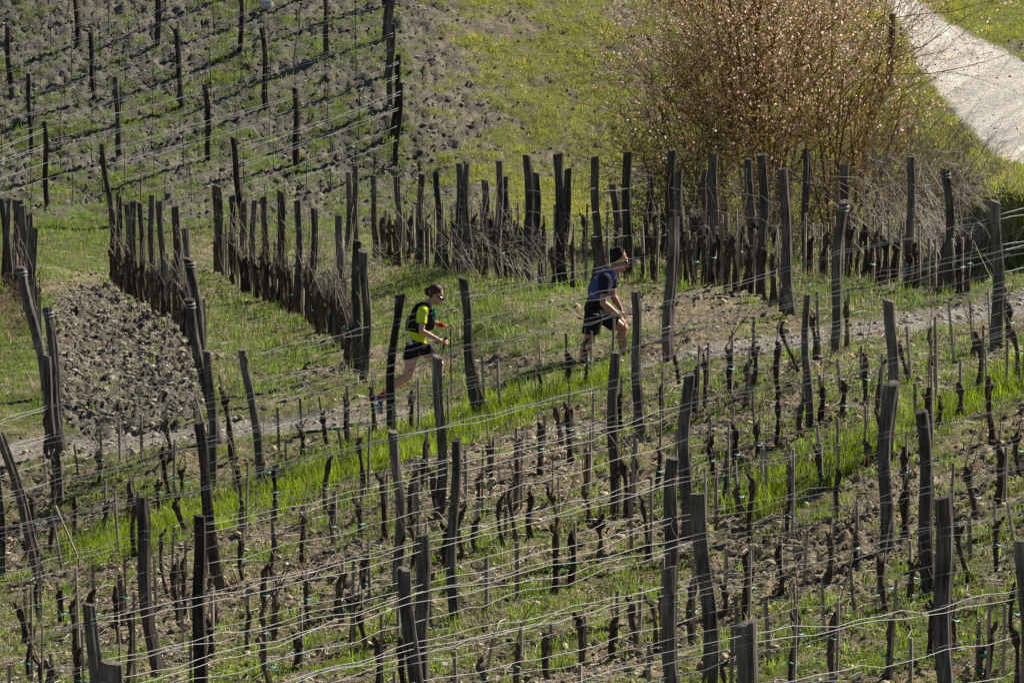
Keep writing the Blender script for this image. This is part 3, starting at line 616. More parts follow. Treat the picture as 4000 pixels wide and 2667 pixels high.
for q in conv(VIN):
    if q[1] > 2635 or not 0 < q[2] < 4000: continue
    vine(row_of(q[2], q[3]), *q, r=random.uniform(.022, .036), canes=random.choice([0, 1, 1, 2, 2]))
FILL = conv(VIN)+conv(STK); placed = [(q[2], q[3]) for q in FILL]
for row in 'ABCDEFGHI':
    c = KEYS[row]; u = random.uniform(0, 120)
    while u < 4000:
        uu = u+random.gauss(0, 25); v = c-.25*uu+random.gauss(0, 18)
        if 1420 < v < 2820 and 5 < uu < 3995 and not (row == 'A' and uu > 2500) and min(abs(uu-a)+.8*abs(v-b) for a, b in placed) > 62:
            d = float(depth(uu, v)); k = FPX/d; placed.append((uu, v))
            vine(row, uu+random.gauss(0, 14), v-random.uniform(.42, .68)*k, uu, v, r=random.uniform(.02, .033), canes=random.choice([0, 1, 1]))
            if random.random() < .7: stake(row, uu+16+random.gauss(0, 6), v-random.uniform(.7, .95)*k, uu+14, v+2, r=random.uniform(.013, .019))
        u += random.uniform(150, 260)
# ------------------------------------------------------------------ palisade of vines and stakes in the rows beyond the path
def along(pts, step):
    """points on the ground along a row, spaced in metres"""
    out = []; acc = 0
    for (a, b), (c, d) in zip(pts[:-1], pts[1:]):
        pa, pb = [unproject(u, v, float(depth(u, v))) for u, v in ((a, b), (c, d))]
        L = np.linalg.norm(pb-pa); n = max(1, int(round(L/step)))
        out += [(a+(c-a)*(k/n), b+(d-b)*(k/n)) for k in range(n)]
    return out
MIDROWS = {'L': ([(20, 1120), (60, 1160), (110, 1225), (140, 1320), (165, 1420)], 1.0), 'P': ([(443, 1105), (530, 1178), (605, 1212), (697, 1285), (745, 1340), (800, 1460)], .72), 'Q': ([(862, 1070), (957, 1137), (1045, 1182), (1174, 1242), (1322, 1335), (1398, 1462)], .45),
           'T': ([(1467, 1016), (1632, 1045), (1838, 1075), (2066, 1110), (2199, 1129), (2455, 1100), (2617, 1105), (2785, 1123), (2970, 1172), (3092, 1238)], .55), 'U': ([(1560, 1000), (1896, 1000), (2088, 1008), (2205, 1012), (2525, 1012), (2660, 1028), (2765, 1050), (2940, 1078), (3142, 1075), (3317, 1099), (3558, 1129), (3707, 1141), (3800, 1150)], .42)}
far = MB()
for row, (pts, step) in MIDROWS.items():
    for (u, v) in along(pts, step):
        d = float(depth(u, v)); u += random.gauss(0, 3); v += random.gauss(0, 4)
        hs = random.uniform(.75, 1.05); hv = random.uniform(.5, .8)
        if row == 'U':
            p = G(u+4, v); lx = random.gauss(0, .03); far.tube([p+Vector((0, 0, -.1)), p+Vector((lx*.5, 0, hs*.5)), p+Vector((lx, 0, hs))], [.025, .023, .021], 5, jit=.12)
        elif random.random() < .85: stake(row, u+4+random.gauss(0, 5), v-hs*FPX/d, u+4, v, r=random.uniform(.019, .028))
        if random.random() < .8: vine(row, u-6+random.gauss(0, 12), v-hv*FPX/d, u-6, v+2, r=random.uniform(.030, .044), canes=random.choice([2, 3, 4]) if row in 'PQL' else random.choice([0, 1, 1, 2]), tied=.2, pale=.7, cl=(.5, 1.25))
link('vine_stakes', far.mesh('vine_stakes'), mat=M['stake'], kind='stuff', label='dense line of grey stakes in the rear row before the shrubs')
# ------------------------------------------------------------------ thin dark rods with young vines on the hillside
for row, qs in HILL.items():
    pts = [(q[2], q[3]) for q in qs]
    for (u, v) in along(pts, .80):
        if not (0 < u < 1560 and 30 < v < 890): continue
        u += random.gauss(0, 6); v += random.gauss(0, 3); d = float(depth(u, v)); h = random.uniform(.65, 1.05)
        p = G(u, v); mb = MB(); l = random.gauss(0, .03)
        mb.tube([(0, 0, -.1), (l*.4, 0, h*.5), (l, 0, h)], [.010, .009, .007], 4)
        o = link('training_rod', mb.mesh('training_rod'), mat=M['rod'], category='rod', group='training rods on the hillside'); o.location = p
        REG.append((o, 'thin dark rod', 'rod', row, u, True))
# ------------------------------------------------------------------ shrubs
def grow(mb, p, d, L, r, lvl, tips, spread=.5, up=.25, kids=(5, 4, 4), sides=(5, 4, 3, 3), wig=.10):
    """a branch as a crooked tapering limb with side branches; tips collects twig points"""
    n = 6 if lvl < 2 else 4; pts = [Vector(p)]; dd = Vector(d).normalized()
    for i in range(n-1):
        dd = (dd + Vector((random.gauss(0, wig), random.gauss(0, wig), random.gauss(0, wig)+up*.10))).normalized()
        pts.append(pts[-1]+dd*(L/(n-1)))
    mb.tube(pts, [r*(1-.62*i/(n-1)) for i in range(n)], sides[lvl], cap=False)
    if lvl >= len(kids):
        tips.extend(pts[1:]); return
    if lvl == len(kids)-1: tips.append(pts[-1])
    for k in range(kids[lvl]):
        t = random.uniform(.25, 1.0); i = min(int(t*(n-1)), n-2); q = pts[i].lerp(pts[i+1], t*(n-1)-i)
        a = (pts[i+1]-pts[i]).normalized(); s = Vector((random.gauss(0, 1), random.gauss(0, 1), random.gauss(0, .6)+up)).normalized()
        nd = (a*(1-spread)+s*spread*1.15).normalized()
        grow(mb, q, nd, L*random.uniform(.42, .68), max(r*.5*(1-.4*t), .0042), lvl+1, tips, spread, up, kids, sides, wig)
def leaflets(name, P, cols, size, parent, squash=.7):
    P = np.array([tuple(p) for p in P]); n = len(P)
    a = rng.normal(0, 1, (n, 3)); a /= np.linalg.norm(a, axis=1)[:, None]; b = np.cross(a, rng.normal(0, 1, (n, 3))); b /= np.linalg.norm(b, axis=1)[:, None]
    s = rng.uniform(size[0], size[1], n)[:, None]
    V = np.stack([P-a*s*.5, P+b*s*.5*squash, P+a*s*.6, P-b*s*.5*squash], 1).reshape(-1, 3)
    T = (np.arange(n)*4)[:, None]+np.arange(4)
    C = np.array(cols)[rng.integers(0, len(cols), n)]*rng.uniform(.7, 1.25, (n, 1))
    me = mesh_np(name, V, T); set_col(me, 'gcol', np.repeat(np.clip(C, 0, .9)[:, None], 4, 1).reshape(-1, 3)); return link(name, me, parent, M['petal'], kind='stuff')
M['lichen'] = wood('lichen_bark', [(.3, (.05, .032, .016)), (.48, (.17, .10, .03)), (.62, (.32, .19, .04)), (.75, (.24, .20, .15))], .8, 1.2)
M['twig'] = wood('twig_bark', [(.3, (.05, .035, .025)), (.5, (.12, .085, .06)), (.7, (.26, .22, .18))], .7, 1.2)
PINK = [(.85, .52, .42), (.88, .62, .52), (.75, .42, .32), (.88, .74, .66), (.65, .42, .25)]
BUD = [(.26, .25, .05), (.40, .34, .08), (.42, .26, .14), (.22, .22, .05)]
def shrub(name, label, u, v, stems, H, R, blossom, kids, budn, dy=0.4, lean=(0, 0), bm_=None, cat='shrub', size=(.03, .06), zmin=.35):
    root = link(name, None, category=cat, label=label); base = G(u, v); root.location = base
    mb = MB(); tips = []
    for k in range(stems):
        a = 2*math.pi*(k+random.random()*.7)/stems; rr = random.uniform(.15, 1.)
        d = Vector((math.cos(a)*R*rr/H+lean[0], math.sin(a)*R*rr/H*dy+lean[1], 1)); L = H*random.uniform(.72, 1.05)*(1.0 if rr > .3 else 1.05)
        grow(mb, Vector((math.cos(a)*.28*rr, math.sin(a)*.2, -.1)), d, L, random.uniform(.028, .05)*H/4.5, 0, tips, .55, .35, kids)
    link('stems', mb.mesh('stems', True), root, M[bm_ or 'lichen'], kind='stuff')
    tips = [t+Vector((random.gauss(0, .06), random.gauss(0, .06), random.gauss(0, .06))) for t in tips for _ in range(4)]
    hi = [t for t in tips if t.z > H*zmin*random.uniform(.6, 1.5)]; random.shuffle(hi); random.shuffle(tips)
    if blossom: leaflets('blossom', hi[:blossom], PINK, size, root)
    if budn: leaflets('leaf_buds', tips[:budn], BUD, (.025, .05), root)
    return root
shrub('flowering_shrub', 'tall spreading shrub with pink blossom on lichen-covered stems beside the gravel road', 2990, 930, 17, 5.1, 1.35, 24000, (6, 6, 3), 7000, .8, (.0, 0), size=(.028, .055), zmin=.3)
shrub('flowering_shrub', 'lower pink-budded shrub leaning left, at the left side of the tall blossoming shrub', 2800, 955, 12, 3.2, 1.2, 6000, (6, 5, 3), 6000, .6, (-.10, 0), size=(.022, .045))
shrub('bare_shrub', 'nearly bare upright shrub in front of the gravel road edge', 3270, 985, 12, 3.5, 1.6, 900, (6, 4, 3), 900, .6, (.14, 0), zmin=.6)
shrub('leafing_shrub', 'low dark green leafing shrub behind the rear row of posts', 2660, 985, 12, 2.0, 1.3, 0, (6, 5, 3), 4000, .6, (0, 0), 'twig')
for u, v, H, lab in ((3120, 1000, 1.5, 'twiggy brown bush under the tall blossoming shrub'), (3420, 1000, 1.6, 'twiggy bare bush between the upright shrub and the road'), (3610, 1010, 1.5, 'twiggy bare bush behind the last two rear posts'), (3760, 960, 1.2, 'small twiggy bush at the left foot of the shaded bank'), (2500, 1000, 1.1, 'small twiggy bush behind the walking man')):
    shrub('bare_bush', lab, u, v, 11, H, H*.85, 0, (5, 4, 3), 700 if u < 3300 else 150, .7, (0, 0), 'twig', 'bush')
def thicket(name, label, areas, n, Lr, m='pale_cane', r=.0045, cat='bramble', arch=.9):
    root = link(name, None, category=cat, label=label); u0, v0 = areas[0][:2]; o = G(u0, v0); root.location = o; mb = MB()
    for k in range(n):
        a = random.choice(areas); u, v = random.gauss(a[0], a[2]), random.gauss(a[1], a[3]); p = G(u, v)-o
        L = random.uniform(*Lr); an = random.uniform(0, 6.28); ho = random.uniform(.3, 1.0)*L; pts = []; ph = random.uniform(0, 6); ar = random.uniform(.2, arch)
        for i in range(8):
            t = i/7; pts.append(p+Vector((math.cos(an)*ho*t+.04*math.sin(ph+7*t), math.sin(an)*ho*t*.7, L*(t*(1.25-ar*t))+.03*math.sin(ph*2+8*t)-.05)))
        mb.tube(pts, [r*(1.2-.8*i/7) for i in range(8)], 3, cap=False)
        for j in range(2):
            i = random.randrange(2, 7); q = pts[i]; mb.tube([q, q+Vector((random.gauss(0, .12), random.gauss(0, .1), random.uniform(.02, .2))), q+Vector((random.gauss(0, .2), random.gauss(0, .1), random.uniform(.05, .3)))], [r*.7, r*.55, r*.35], 3, cap=False)
    link('stems', mb.mesh('stems', True), root, M[m], kind='stuff'); return root
thicket('bramble_thicket', 'tangle of bare grey brambles behind the right end of the rear row', [(3430, 1000, 130, 45), (3620, 1030, 110, 45), (3700, 1060, 80, 25)], 240, (.8, 2.0), r=.005)
thicket('bramble_thicket', 'brown twiggy bramble tangle below the blossoming shrub', [(3100, 985, 160, 30), (2850, 985, 120, 20)], 200, (.8, 2.0), 'twig', .006)
thicket('bramble_thicket', 'pale brambles arching over the crest of the shaded bank', [(3790, 960, 60, 60), (3740, 800, 60, 50), (3880, 900, 70, 80)], 200, (.5, 1.4), r=.0045)
thicket('bramble_thicket', 'upright brown saplings at the edge of the gravel road', [(3560, 800, 110, 60), (3400, 830, 90, 50), (3650, 880, 70, 50)], 150, (.8, 2.0), 'twig', .006, 'bramble', .4)
thicket('dry_weeds', 'dry pale weeds growing up through the front row left of the shrub', [(2080, 1115, 60, 10), (2180, 1120, 50, 8), (1850, 1085, 70, 10)], 110, (.5, 1.3), 'pale_cane', .0038, 'weeds', .7)
thicket('dry_weeds', 'dry reddish grass stalks around the posts at the left edge', [(40, 1220, 40, 40), (60, 1300, 40, 30)], 90, (.4, .9), 'cane', .004, 'weeds')
thicket('dry_weeds', 'bare weed stalks at the foot of the row left of the grassy bank', [(1440, 1075, 60, 25), (1330, 1130, 40, 30)], 60, (.4, .9), 'pale_cane', .0038, 'weeds')

# ------------------------------------------------------------------ single stones
M['rock'] = mat('pale_rock', (.40, .375, .33), .9)[0]; M['rock2'] = mat('grey_rock', (.24, .22, .19), .9)[0]
def stone(u, v, wpx, label, m='rock', flat=.55):
    bm = bmesh.new(); bmesh.ops.create_icosphere(bm, subdivisions=2, radius=1)
    for vt in bm.verts: vt.co *= random.uniform(.82, 1.12)
    for k in range(5):
        nrm = Vector((random.gauss(0, 1), random.gauss(0, 1), random.gauss(0, .8))).normalized()
        for vt in bm.verts:
            e = vt.co.dot(nrm)-.72
            if e > 0: vt.co -= nrm*e*.9
    d = float(depth(u, v)); s = wpx*d/FPX*.5
    for vt in bm.verts: vt.co = Vector((vt.co.x*s, vt.co.y*s*.8, vt.co.z*s*flat))
    me = bpy.data.meshes.new('field_stone'); bm.to_mesh(me); bm.free(); o = link('field_stone', me, mat=M[m], category='stone', label=label, group='field stones'); o.location = G(u, v)+Vector((0, 0, s*flat*.45)); o.rotation_euler = (random.uniform(-.2, .2), random.uniform(-.2, .2), random.uniform(0, 6))
stone(1045, 28, 66, 'large pale stone on the hillside soil at the top of the picture', flat=.7)
stone(2705, 1378, 62, 'long pale stone lying on the footpath edge behind the walking man', flat=.35)
stone(1740, 2600, 62, 'white angular stone on the soil near the bottom edge', flat=.55)
stone(1415, 1556, 48, 'flat pale stone on the footpath behind the woman', flat=.25)
stone(2895, 1802, 38, 'small grey angular rock among grass right of centre', 'rock2', .9)
stone(2930, 2006, 40, 'mossy grey rock in the grass left of the lush strip', 'rock2', .8)
stone(3743, 2530, 36, 'pale stone beside the post at the lower right', flat=.6)
stone(518, 1778, 34, 'pale upright flake of stone just below the footpath at left', flat=1.3)
stone(3760, 1310, 32, 'white stone at the near edge of the gravel footpath on the right', flat=.6)
stone(2540, 2010, 30, 'round brown stone between the vines near the centre', 'rock2', .7)
stone(290, 1500, 30, 'pale stone on the ploughed strip', flat=.5)
stone(3080, 2150, 34, 'small pale block of stone on the bare soil right of centre', flat=.6)

# ------------------------------------------------------------------ the two walkers
def capsule(p0, p1, r0, r1, sides=14):
    p0, p1 = Vector(p0), Vector(p1); ax = (p1-p0); L = ax.length; ax = ax.normalized() if L > 1e-6 else Vector((0, 0, 1))
    a = ax.orthogonal().normalized(); b = ax.cross(a); V = []; Fc = []
    rings = [(p0-ax*r0*math.cos(t), r0*math.sin(t)) for t in (.35, .75, 1.15, 1.57)] + [(p1+ax*r1*math.cos(t), r1*math.sin(t)) for t in (1.57, 1.15, .75, .35)]
    V.append(p0-ax*r0)
    for c, r in rings:
        for k in range(sides): an = 2*math.pi*k/sides; V.append(c+a*(r*math.cos(an))+b*(r*math.sin(an)))
    V.append(p1+ax*r1); n = len(rings)
    for k in range(sides): Fc.append((0, 1+(k+1) % sides, 1+k))
    for i in range(n-1):
        for k in range(sides):
            k2 = (k+1) % sides; Fc.append((1+i*sides+k, 1+i*sides+k2, 1+(i+1)*sides+k2, 1+(i+1)*sides+k))
    e = len(V)-1
    for k in range(sides): Fc.append((1+(n-1)*sides+k, 1+(n-1)*sides+(k+1) % sides, e))
    return V, Fc
def ellipsoid(c, rx, ry, rz, tilt=0.):
    bm = bmesh.new(); bmesh.ops.create_uvsphere(bm, u_segments=20, v_segments=12, radius=1)
    R = Matrix.Rotation(tilt, 3, 'Y'); V = [Vector(c)+R @ Vector((v.co.x*rx, v.co.y*ry, v.co.z*rz)) for v in bm.verts]; Fc = [tuple(v.index for v in f.verts) for f in bm.faces]; bm.free(); return V, Fc
def fuse(name, prims, voxel=.007, smooth=4, cuts=()):
    V = []; Fc = []
    for v, f in prims:
        o = len(V); V += [tuple(p) for p in v]; Fc += [tuple(o+i for i in q) for q in f]
    me = bpy.data.meshes.new(name); me.from_pydata(V, [], Fc); ob = bpy.data.objects.new('tmp', me); COL.objects.link(ob)
    md = ob.modifiers.new('r', 'REMESH'); md.mode = 'VOXEL'; md.voxel_size = voxel
    if smooth: sm = ob.modifiers.new('s', 'SMOOTH'); sm.iterations = smooth; sm.factor = .5
    dg = bpy.context.evaluated_depsgraph_get(); dg.update(); m2 = bpy.data.meshes.new_from_object(ob.evaluated_get(dg)); bpy.data.objects.remove(ob); m2.name = name
    if cuts:
        bm = bmesh.new(); bm.from_mesh(m2)
        for co, no in cuts:
            bmesh.ops.bisect_plane(bm, geom=bm.verts[:]+bm.edges[:]+bm.faces[:], plane_co=co, plane_no=no, clear_outer=True)
        bm.to_mesh(m2); bm.free()
    m2.shade_smooth(); return m2
def cloth(name, col, rough=.85, sheen=0., wr=26., bs=.35):
    m, n, b = mat(name, col, rough, spec=.2); tc = n.nodes.new('ShaderNodeTexCoord'); t = noise_node(n, wr, 3, tc.outputs['Object']); bump(n, b, t.outputs[0], bs, .02)
    r = n.nodes.new('ShaderNodeMapRange'); r.inputs[3].default_value = .8; r.inputs[4].default_value = 1.2; n.links.new(t.outputs[0], r.inputs[0]); return m
M['skin'] = mat('skin', (.52, .29, .185), .5, spec=.35)[0]; M['skin'].node_tree.nodes['Principled BSDF'].inputs['Subsurface Weight'].default_value = 0.0
M['skin2'] = mat('tanned_skin', (.40, .20, .125), .5, spec=.35)[0]
M['yellow'] = cloth('yellow_jersey', (.62, .72, .02)); M['black'] = cloth('black_fabric', (.012, .012, .013)); M['blue'] = cloth('blue_vest', (.06, .08, .22)); M['navy'] = cloth('navy_shirt', (.014, .016, .028))
M['white'] = mat('white_print', (.75, .75, .75), .6)[0]; M['brown_hair'] = cloth('brown_hair', (.055, .028, .014), .55, wr=60); M['black_hair'] = cloth('black_hair', (.010, .008, .008), .5, wr=60)
M['lens'] = mat('dark_lens', (.01, .03, .03), .12, spec=.6)[0]; M['bottle'] = mat('green_bottle', (.01, .22, .09), .25, spec=.6)[0]; M['purple'] = cloth('purple_shoe', (.055, .05, .13)); M['red'] = cloth('red_sock', (.45, .03, .02)); M['lime'] = mat('lime_trim', (.45, .55, .06), .5)[0]; M['pole'] = mat('black_pole', (.015, .015, .016), .4)[0]; M['sole'] = mat('pale_sole', (.35, .35, .36), .8)[0]; M['ink'] = mat('tattoo_ink', (.02, .02, .03), .6)[0]
def hand_prims(w, c, n, s=1., curl=1.2, thumb_side=1):
    """palm from wrist w towards c, palm normal n, four curling fingers and a thumb"""
    w, c, n = Vector(w), Vector(c), Vector(n).normalized(); f = (c-w).normalized(); sd = f.cross(n).normalized(); pr = []
    pl = .085*s
    for k in (-1.3, -.45, .45, 1.3): pr.append(capsule(w+sd*k*.012*s, w+f*pl+sd*k*.02*s, .014*s, .012*s, 8))
    for k, L in zip((-1.5, -.5, .5, 1.5), (.062, .078, .084, .074)):
        b = w+f*pl+sd*k*.0215*s; a1 = curl*.45; d1 = f*math.cos(a1)+n*math.sin(a1); m = b+d1*L*s*.5; a2 = curl*1.35; d2 = f*math.cos(a2)+n*math.sin(a2); e = m+d2*L*s*.5
        pr += [capsule(b, m, .0092*s, .0085*s, 8), capsule(m, e, .0085*s, .0072*s, 8)]
    b = w+f*pl*.3+sd*thumb_side*.022*s; m = b+(f*.6+sd*thumb_side*.6+n*.5).normalized()*.042*s; e = m+(f*.8+n*.6).normalized()*.032*s
    pr += [capsule(b, m, .0125*s, .0105*s, 8), capsule(m, e, .0105*s, .0085*s, 8)]
    return pr
def band(prims_c, co, no, half, name, voxel, cut_extra=()):
    no = Vector(no).normalized(); co = Vector(co)
    return fuse(name, prims_c, voxel, 3, ((co+no*half, no), (co-no*half, -no))+tuple(cut_extra))
class Poser:
    def __init__(s, ox, oy, k, D): s.ox, s.oy, s.k, s.D = ox, oy, k, D
    def __call__(s, x, y, dy=0.):
        return Vector(unproject(s.ox+x/s.k, s.oy+y/s.k, s.D)) + Vector((0, dy, 0))
def tufts(c, rx, ry, rz, n, L, r, back=None):
    out = []
    for k in range(n):
        a = random.uniform(0, 6.28); e = random.uniform(.15, 1.45); d = Vector((math.cos(a)*math.cos(e), math.sin(a)*math.cos(e), math.sin(e)))
        p = Vector(c)+Vector((d.x*rx, d.y*ry, d.z*rz)); t = (d+Vector((random.gauss(.2, .5), random.gauss(0, .5), random.gauss(.1, .4)))).normalized()
        out.append(capsule(p-d*.01, p+t*random.uniform(.3, 1)*L, r, r*.45, 6))
    return out
# ---- woman in the yellow jersey
W = Poser(1400, 1050, 2.613, 61.7)
wroot = link('person', None, category='person', label='woman in yellow jersey, black shorts and running vest striding uphill with poles', group='walkers on the footpath'); wroot.location = G(1640, 1612)
def child(name, me, m, root, **k):
    o = link(name, me, root, M[m], **k); o.matrix_parent_inverse = Matrix.Translation(root.location).inverted(); return o
sh_n, el_n, wr_n, ha_n = W(662, 415, -.17), W(648, 605, -.24), W(838, 706, -.20), W(900, 722, -.17)
sh_f, el_f, wr_f, ha_f = W(700, 425, .15), W(742, 575, .22), W(865, 602, .18), W(930, 612, .14)
hp_n, kn_n, an_n = W(560, 815, -.085), W(503, 1085, -.09), W(262, 1272, -.07)
hp_f, kn_f, an_f = W(640, 810, .085), W(832, 985, .09), W(792, 1365, .07)
torso = [ellipsoid(W(590, 775), .125, .155, .12), capsule(W(592, 745, -.05), W(640, 560, -.05), .105, .105), capsule(W(592, 745, .05), W(640, 560, .05), .105, .105), capsule(W(640, 560, -.055), W(675, 430, -.075), .108, .085), capsule(W(640, 560, .055), W(675, 430, .075), .108, .085), capsule(sh_n, W(690, 390), .06, .07), capsule(sh_f, W(690, 390), .06, .07), ellipsoid(W(715, 495, -.06), .06, .06, .06), ellipsoid(W(715, 495, .06), .06, .06, .06)]
head = [capsule(W(705, 370), W(762, 295), .055, .05), ellipsoid(W(790, 245), .098, .075, .105, .25), ellipsoid(W(808, 305), .066, .058, .072, .2), capsule(W(795, 345), W(820, 352), .034, .022), capsule(W(848, 285), W(866, 312), .012, .015), capsule(W(848, 330), W(852, 331), .016, .013), ellipsoid(W(795, 282, -.076), .017, .010, .027), ellipsoid(W(795, 282, .076), .017, .010, .027), capsule(W(850, 262, -.03), W(850, 262, .03), .016, .016)]
def limb(a, b, r0, r1, bulge=0., at=.35, off=(0, 0, 0)):
    a, b = Vector(a), Vector(b); m = a.lerp(b, at)+Vector(off); rm = r0+(r1-r0)*at+bulge; return [capsule(a, m, r0, rm), capsule(m, b, rm, r1)]
arms = limb(sh_n, el_n, .05, .036, .004, .45)+limb(el_n, wr_n, .037, .025, .006, .3)+limb(sh_f, el_f, .05, .036, .004, .45)+limb(el_f, wr_f, .037, .025, .006, .3)
legs = limb(hp_n, kn_n, .098, .056, .0, .4)+limb(kn_n, an_n, .054, .034, .016, .32, (-.012, 0, .012))+limb(hp_f, kn_f, .098, .056, .0, .4)+limb(kn_f, an_f, .054, .034, .016, .32, (-.02, 0, 0))
feet = limb(W(222, 1290, -.07), W(228, 1425, -.07), .038, .034)+limb(W(790, 1392, .07), W(880, 1420, .07), .036, .03)+[capsule(an_n, W(222, 1290, -.07), .034, .038), capsule(an_f, W(790, 1392, .07), .034, .036)]
hands = hand_prims(wr_n, ha_n, (.1, .8, -.5), .95, 1.5)+hand_prims(wr_f, ha_f, (.1, -.6, -.6), .95, 1.5, -1)
child('body', fuse('body', torso+head+arms+legs+feet+hands, .0065, 3), 'skin', wroot)
def inflate(pr, d):
    out = []
    for v, f in pr:
        c = sum((Vector(p) for p in v), Vector())/len(v)
        me = bpy.data.meshes.new('t'); me.from_pydata([tuple(p) for p in v], [], f); me.update()
        bm = bmesh.new(); bm.from_mesh(me); bmesh.ops.recalc_face_normals(bm, faces=bm.faces); bm.normal_update(); out.append(([x.co+x.normal*d for x in bm.verts], f)); bm.free(); bpy.data.meshes.remove(me)
    return out
tdir = (W(675, 430)-W(592, 765)).normalized()
child('jersey', fuse('jersey', inflate(torso, .014)+[ellipsoid(W(580, 740), .135, .165, .09)], .008, 4, ((W(592, 775), -tdir), (W(712, 372), (W(740, 330)-W(690, 400)).normalized()))), 'yellow', wroot)
for a, b, nm in ((sh_n, el_n, 'sleeve'), (sh_f, el_f, 'sleeve')):
    e = a.lerp(b, .60); child(nm, fuse(nm, [capsule(a, a.lerp(b, .8), .064, .056)], .008, 2, ((e, (b-a).normalized()),)), 'yellow', wroot)
child('shorts', fuse('shorts', inflate(torso[:1], .02)+inflate(limb(hp_n, hp_n.lerp(kn_n, .6), .098, .09)+limb(hp_f, hp_f.lerp(kn_f, .5), .098, .09), .018)+[capsule(W(592, 745, -.05), W(592, 745, .05), .125, .125)], .008, 3, ((W(592, 735), tdir), (hp_n.lerp(kn_n, .30), Vector((.12, 0, -1)).normalized()),)), 'black', wroot)
vest = child('running_vest', fuse('running_vest', inflate([torso[1], torso[2], torso[3], torso[4]], .026)+[ellipsoid(W(548, 560), .085, .12, .15, .3), ellipsoid(W(600, 430), .07, .12, .11, .5), ellipsoid(W(745, 540, -.08), .05, .06, .10), ellipsoid(W(745, 540, .08), .05, .06, .10)], .009, 3, ((W(600, 655), -tdir), )), 'black', wroot)
# open the vest's flank so the jersey shows under the arm
bm = bmesh.new(); bm.from_mesh(vest.data); dl = []
for f in bm.faces:
    c = f.calc_center_median(); uu, vv_, _ = project(np.array(c)); zx, zy = (uu-1400)*2.613, (vv_-1050)*2.613
    if 585 < zx < 712 and 340 < zy < 552 and c.y < W(640, 500).y+.02: dl.append(f)
bmesh.ops.delete(bm, geom=dl, context='FACES'); bm.to_mesh(vest.data); bm.free()
mb = MB(); mb.tube([W(618, 350, -.13), W(655, 335, -.13), W(705, 352, -.125), W(738, 420, -.13), W(742, 480, -.14)], .024, 8); child('strap', mb.mesh('strap', True), 'black', vest)
child('bottle', fuse('bottle', [capsule(W(772, 440, -.07), W(768, 505, -.07), .033, .034), capsule(W(778, 400, -.07), W(775, 425, -.07), .015, .02)], .006, 1), 'bottle', vest)
mb = MB(); mb.tube([W(503, 540, -.11), W(498, 600, -.12), W(545, 590, -.17), W(615, 605, -.17)], .004, 5); mb.tube([W(520, 480, -.11), W(505, 560, -.12)], .004, 5); child('cord', mb.mesh('cord'), 'lime', vest)
for k in range(3):
    mb = MB(); mb.tube([W(500+k*4, 672+k*27, -.13), W(528+k*3, 690+k*24, -.165), W(552+k*2, 712+k*18, -.178)], .0085, 6); child('stripe', mb.mesh('stripe'), 'white', wroot)
hairw = child('hair', fuse('hair', [ellipsoid(W(785, 226), .103, .083, .098, .25), ellipsoid(W(752, 255), .055, .07, .07), ellipsoid(W(706, 232), .04, .045, .062)]+tufts(W(706, 232), .038, .038, .045, 16, .02, .010)+tufts(W(740, 250), .06, .075, .09, 14, .02, .011), .006, 2, ((W(835, 235), Vector((.85, 0, -.55)).normalized()), (W(775, 300), Vector((.3, 0, -1)).normalized()))), 'brown_hair', wroot)
mb = MB(); mb.tube([W(730, 205, -.05), W(728, 232, -.06), W(730, 258, -.05)], .007, 6); child('hair_tie', mb.mesh('hair_tie'), 'sole', hairw)
mb = MB(); mb.tube([W(800, 262, -.086), W(836, 285, -.077), W(862, 297, -.045), W(870, 300, 0), W(862, 297, .045), W(836, 285, .077)], [.005, .012, .019, .018, .019, .012], 8); child('sunglasses', mb.mesh('sunglasses', True), 'lens', wroot)
def shoe(name, heel, toe, up, m, root, w=.042, sole='sole'):
    heel, toe, up = Vector(heel), Vector(toe), Vector(up).normalized(); f = (toe-heel).normalized()
    s = child(name, fuse(name, [capsule(heel, heel.lerp(toe, .55), w, w*.98), capsule(heel.lerp(toe, .5), toe, w*.98, w*.72), capsule(heel+up*.02, heel+up*.055+f*.02, w*.95, w*.85)], .006, 3), m, root)
    child('sole', fuse('sole', [capsule(heel-up*.026, heel.lerp(toe, .6)-up*.026, w*.92, w), capsule(heel.lerp(toe, .5)-up*.026, toe-up*.018+f*.01, w, w*.7)], .006, 2, ((heel-up*.022, up),)), sole, s); return s
shoe('shoe', W(212, 1300, -.07), W(232, 1445, -.07), (.95, 0, .12), 'purple', wroot); shoe('shoe', W(785, 1410, .07), W(900, 1428, .07), (0, 0, 1), 'purple', wroot)
child('sock', fuse('sock', [capsule(W(262, 1272, -.07), W(240, 1285, -.07), .043, .045)], .006, 1), 'red', wroot)
child('wristband', fuse('wristband', [capsule(wr_f.lerp(el_f, .1), wr_f.lerp(el_f, .3), .033, .034)], .006, 1), 'red', wroot)
mb = MB(); q = [W(520, 1000, -.155), W(530, 1012, -.152), W(515, 1022, -.153), W(545, 1005, -.15)]
for a, b in zip(q[:-1], q[1:]): mb.tube([a, b], .004, 5)
child('tattoo', mb.mesh('tattoo'), 'ink', wroot)
def pole(pts, label):
    mb = MB(); b = pts[-1]; n = len(pts); mb.tube([p-b for p in pts], [.011, .0105, .007, .006][:n], 8); o = link('hiking_pole', mb.mesh('hiking_pole', True), mat=M['pole'], category='pole', label=label, group='hiking poles'); o.location = b
    gr = MB(); gr.tube([pts[0]-b, pts[0].lerp(pts[1], .55)-b, pts[1]-b], [.019, .017, .015], 8); link('grip', gr.mesh('grip', True), o, M['black'])
pole([W(938, 592, .13), W(938, 650, .12), W(942, 850, .10), W(946, 1290, .08)], 'black hiking pole held upright in the far hand of the woman')
pole([W(900, 672, -.155), W(878, 755, -.15), W(858, 830, -.13), W(800, 1080, -.06)], 'black hiking pole slanting back from the near hand of the woman')
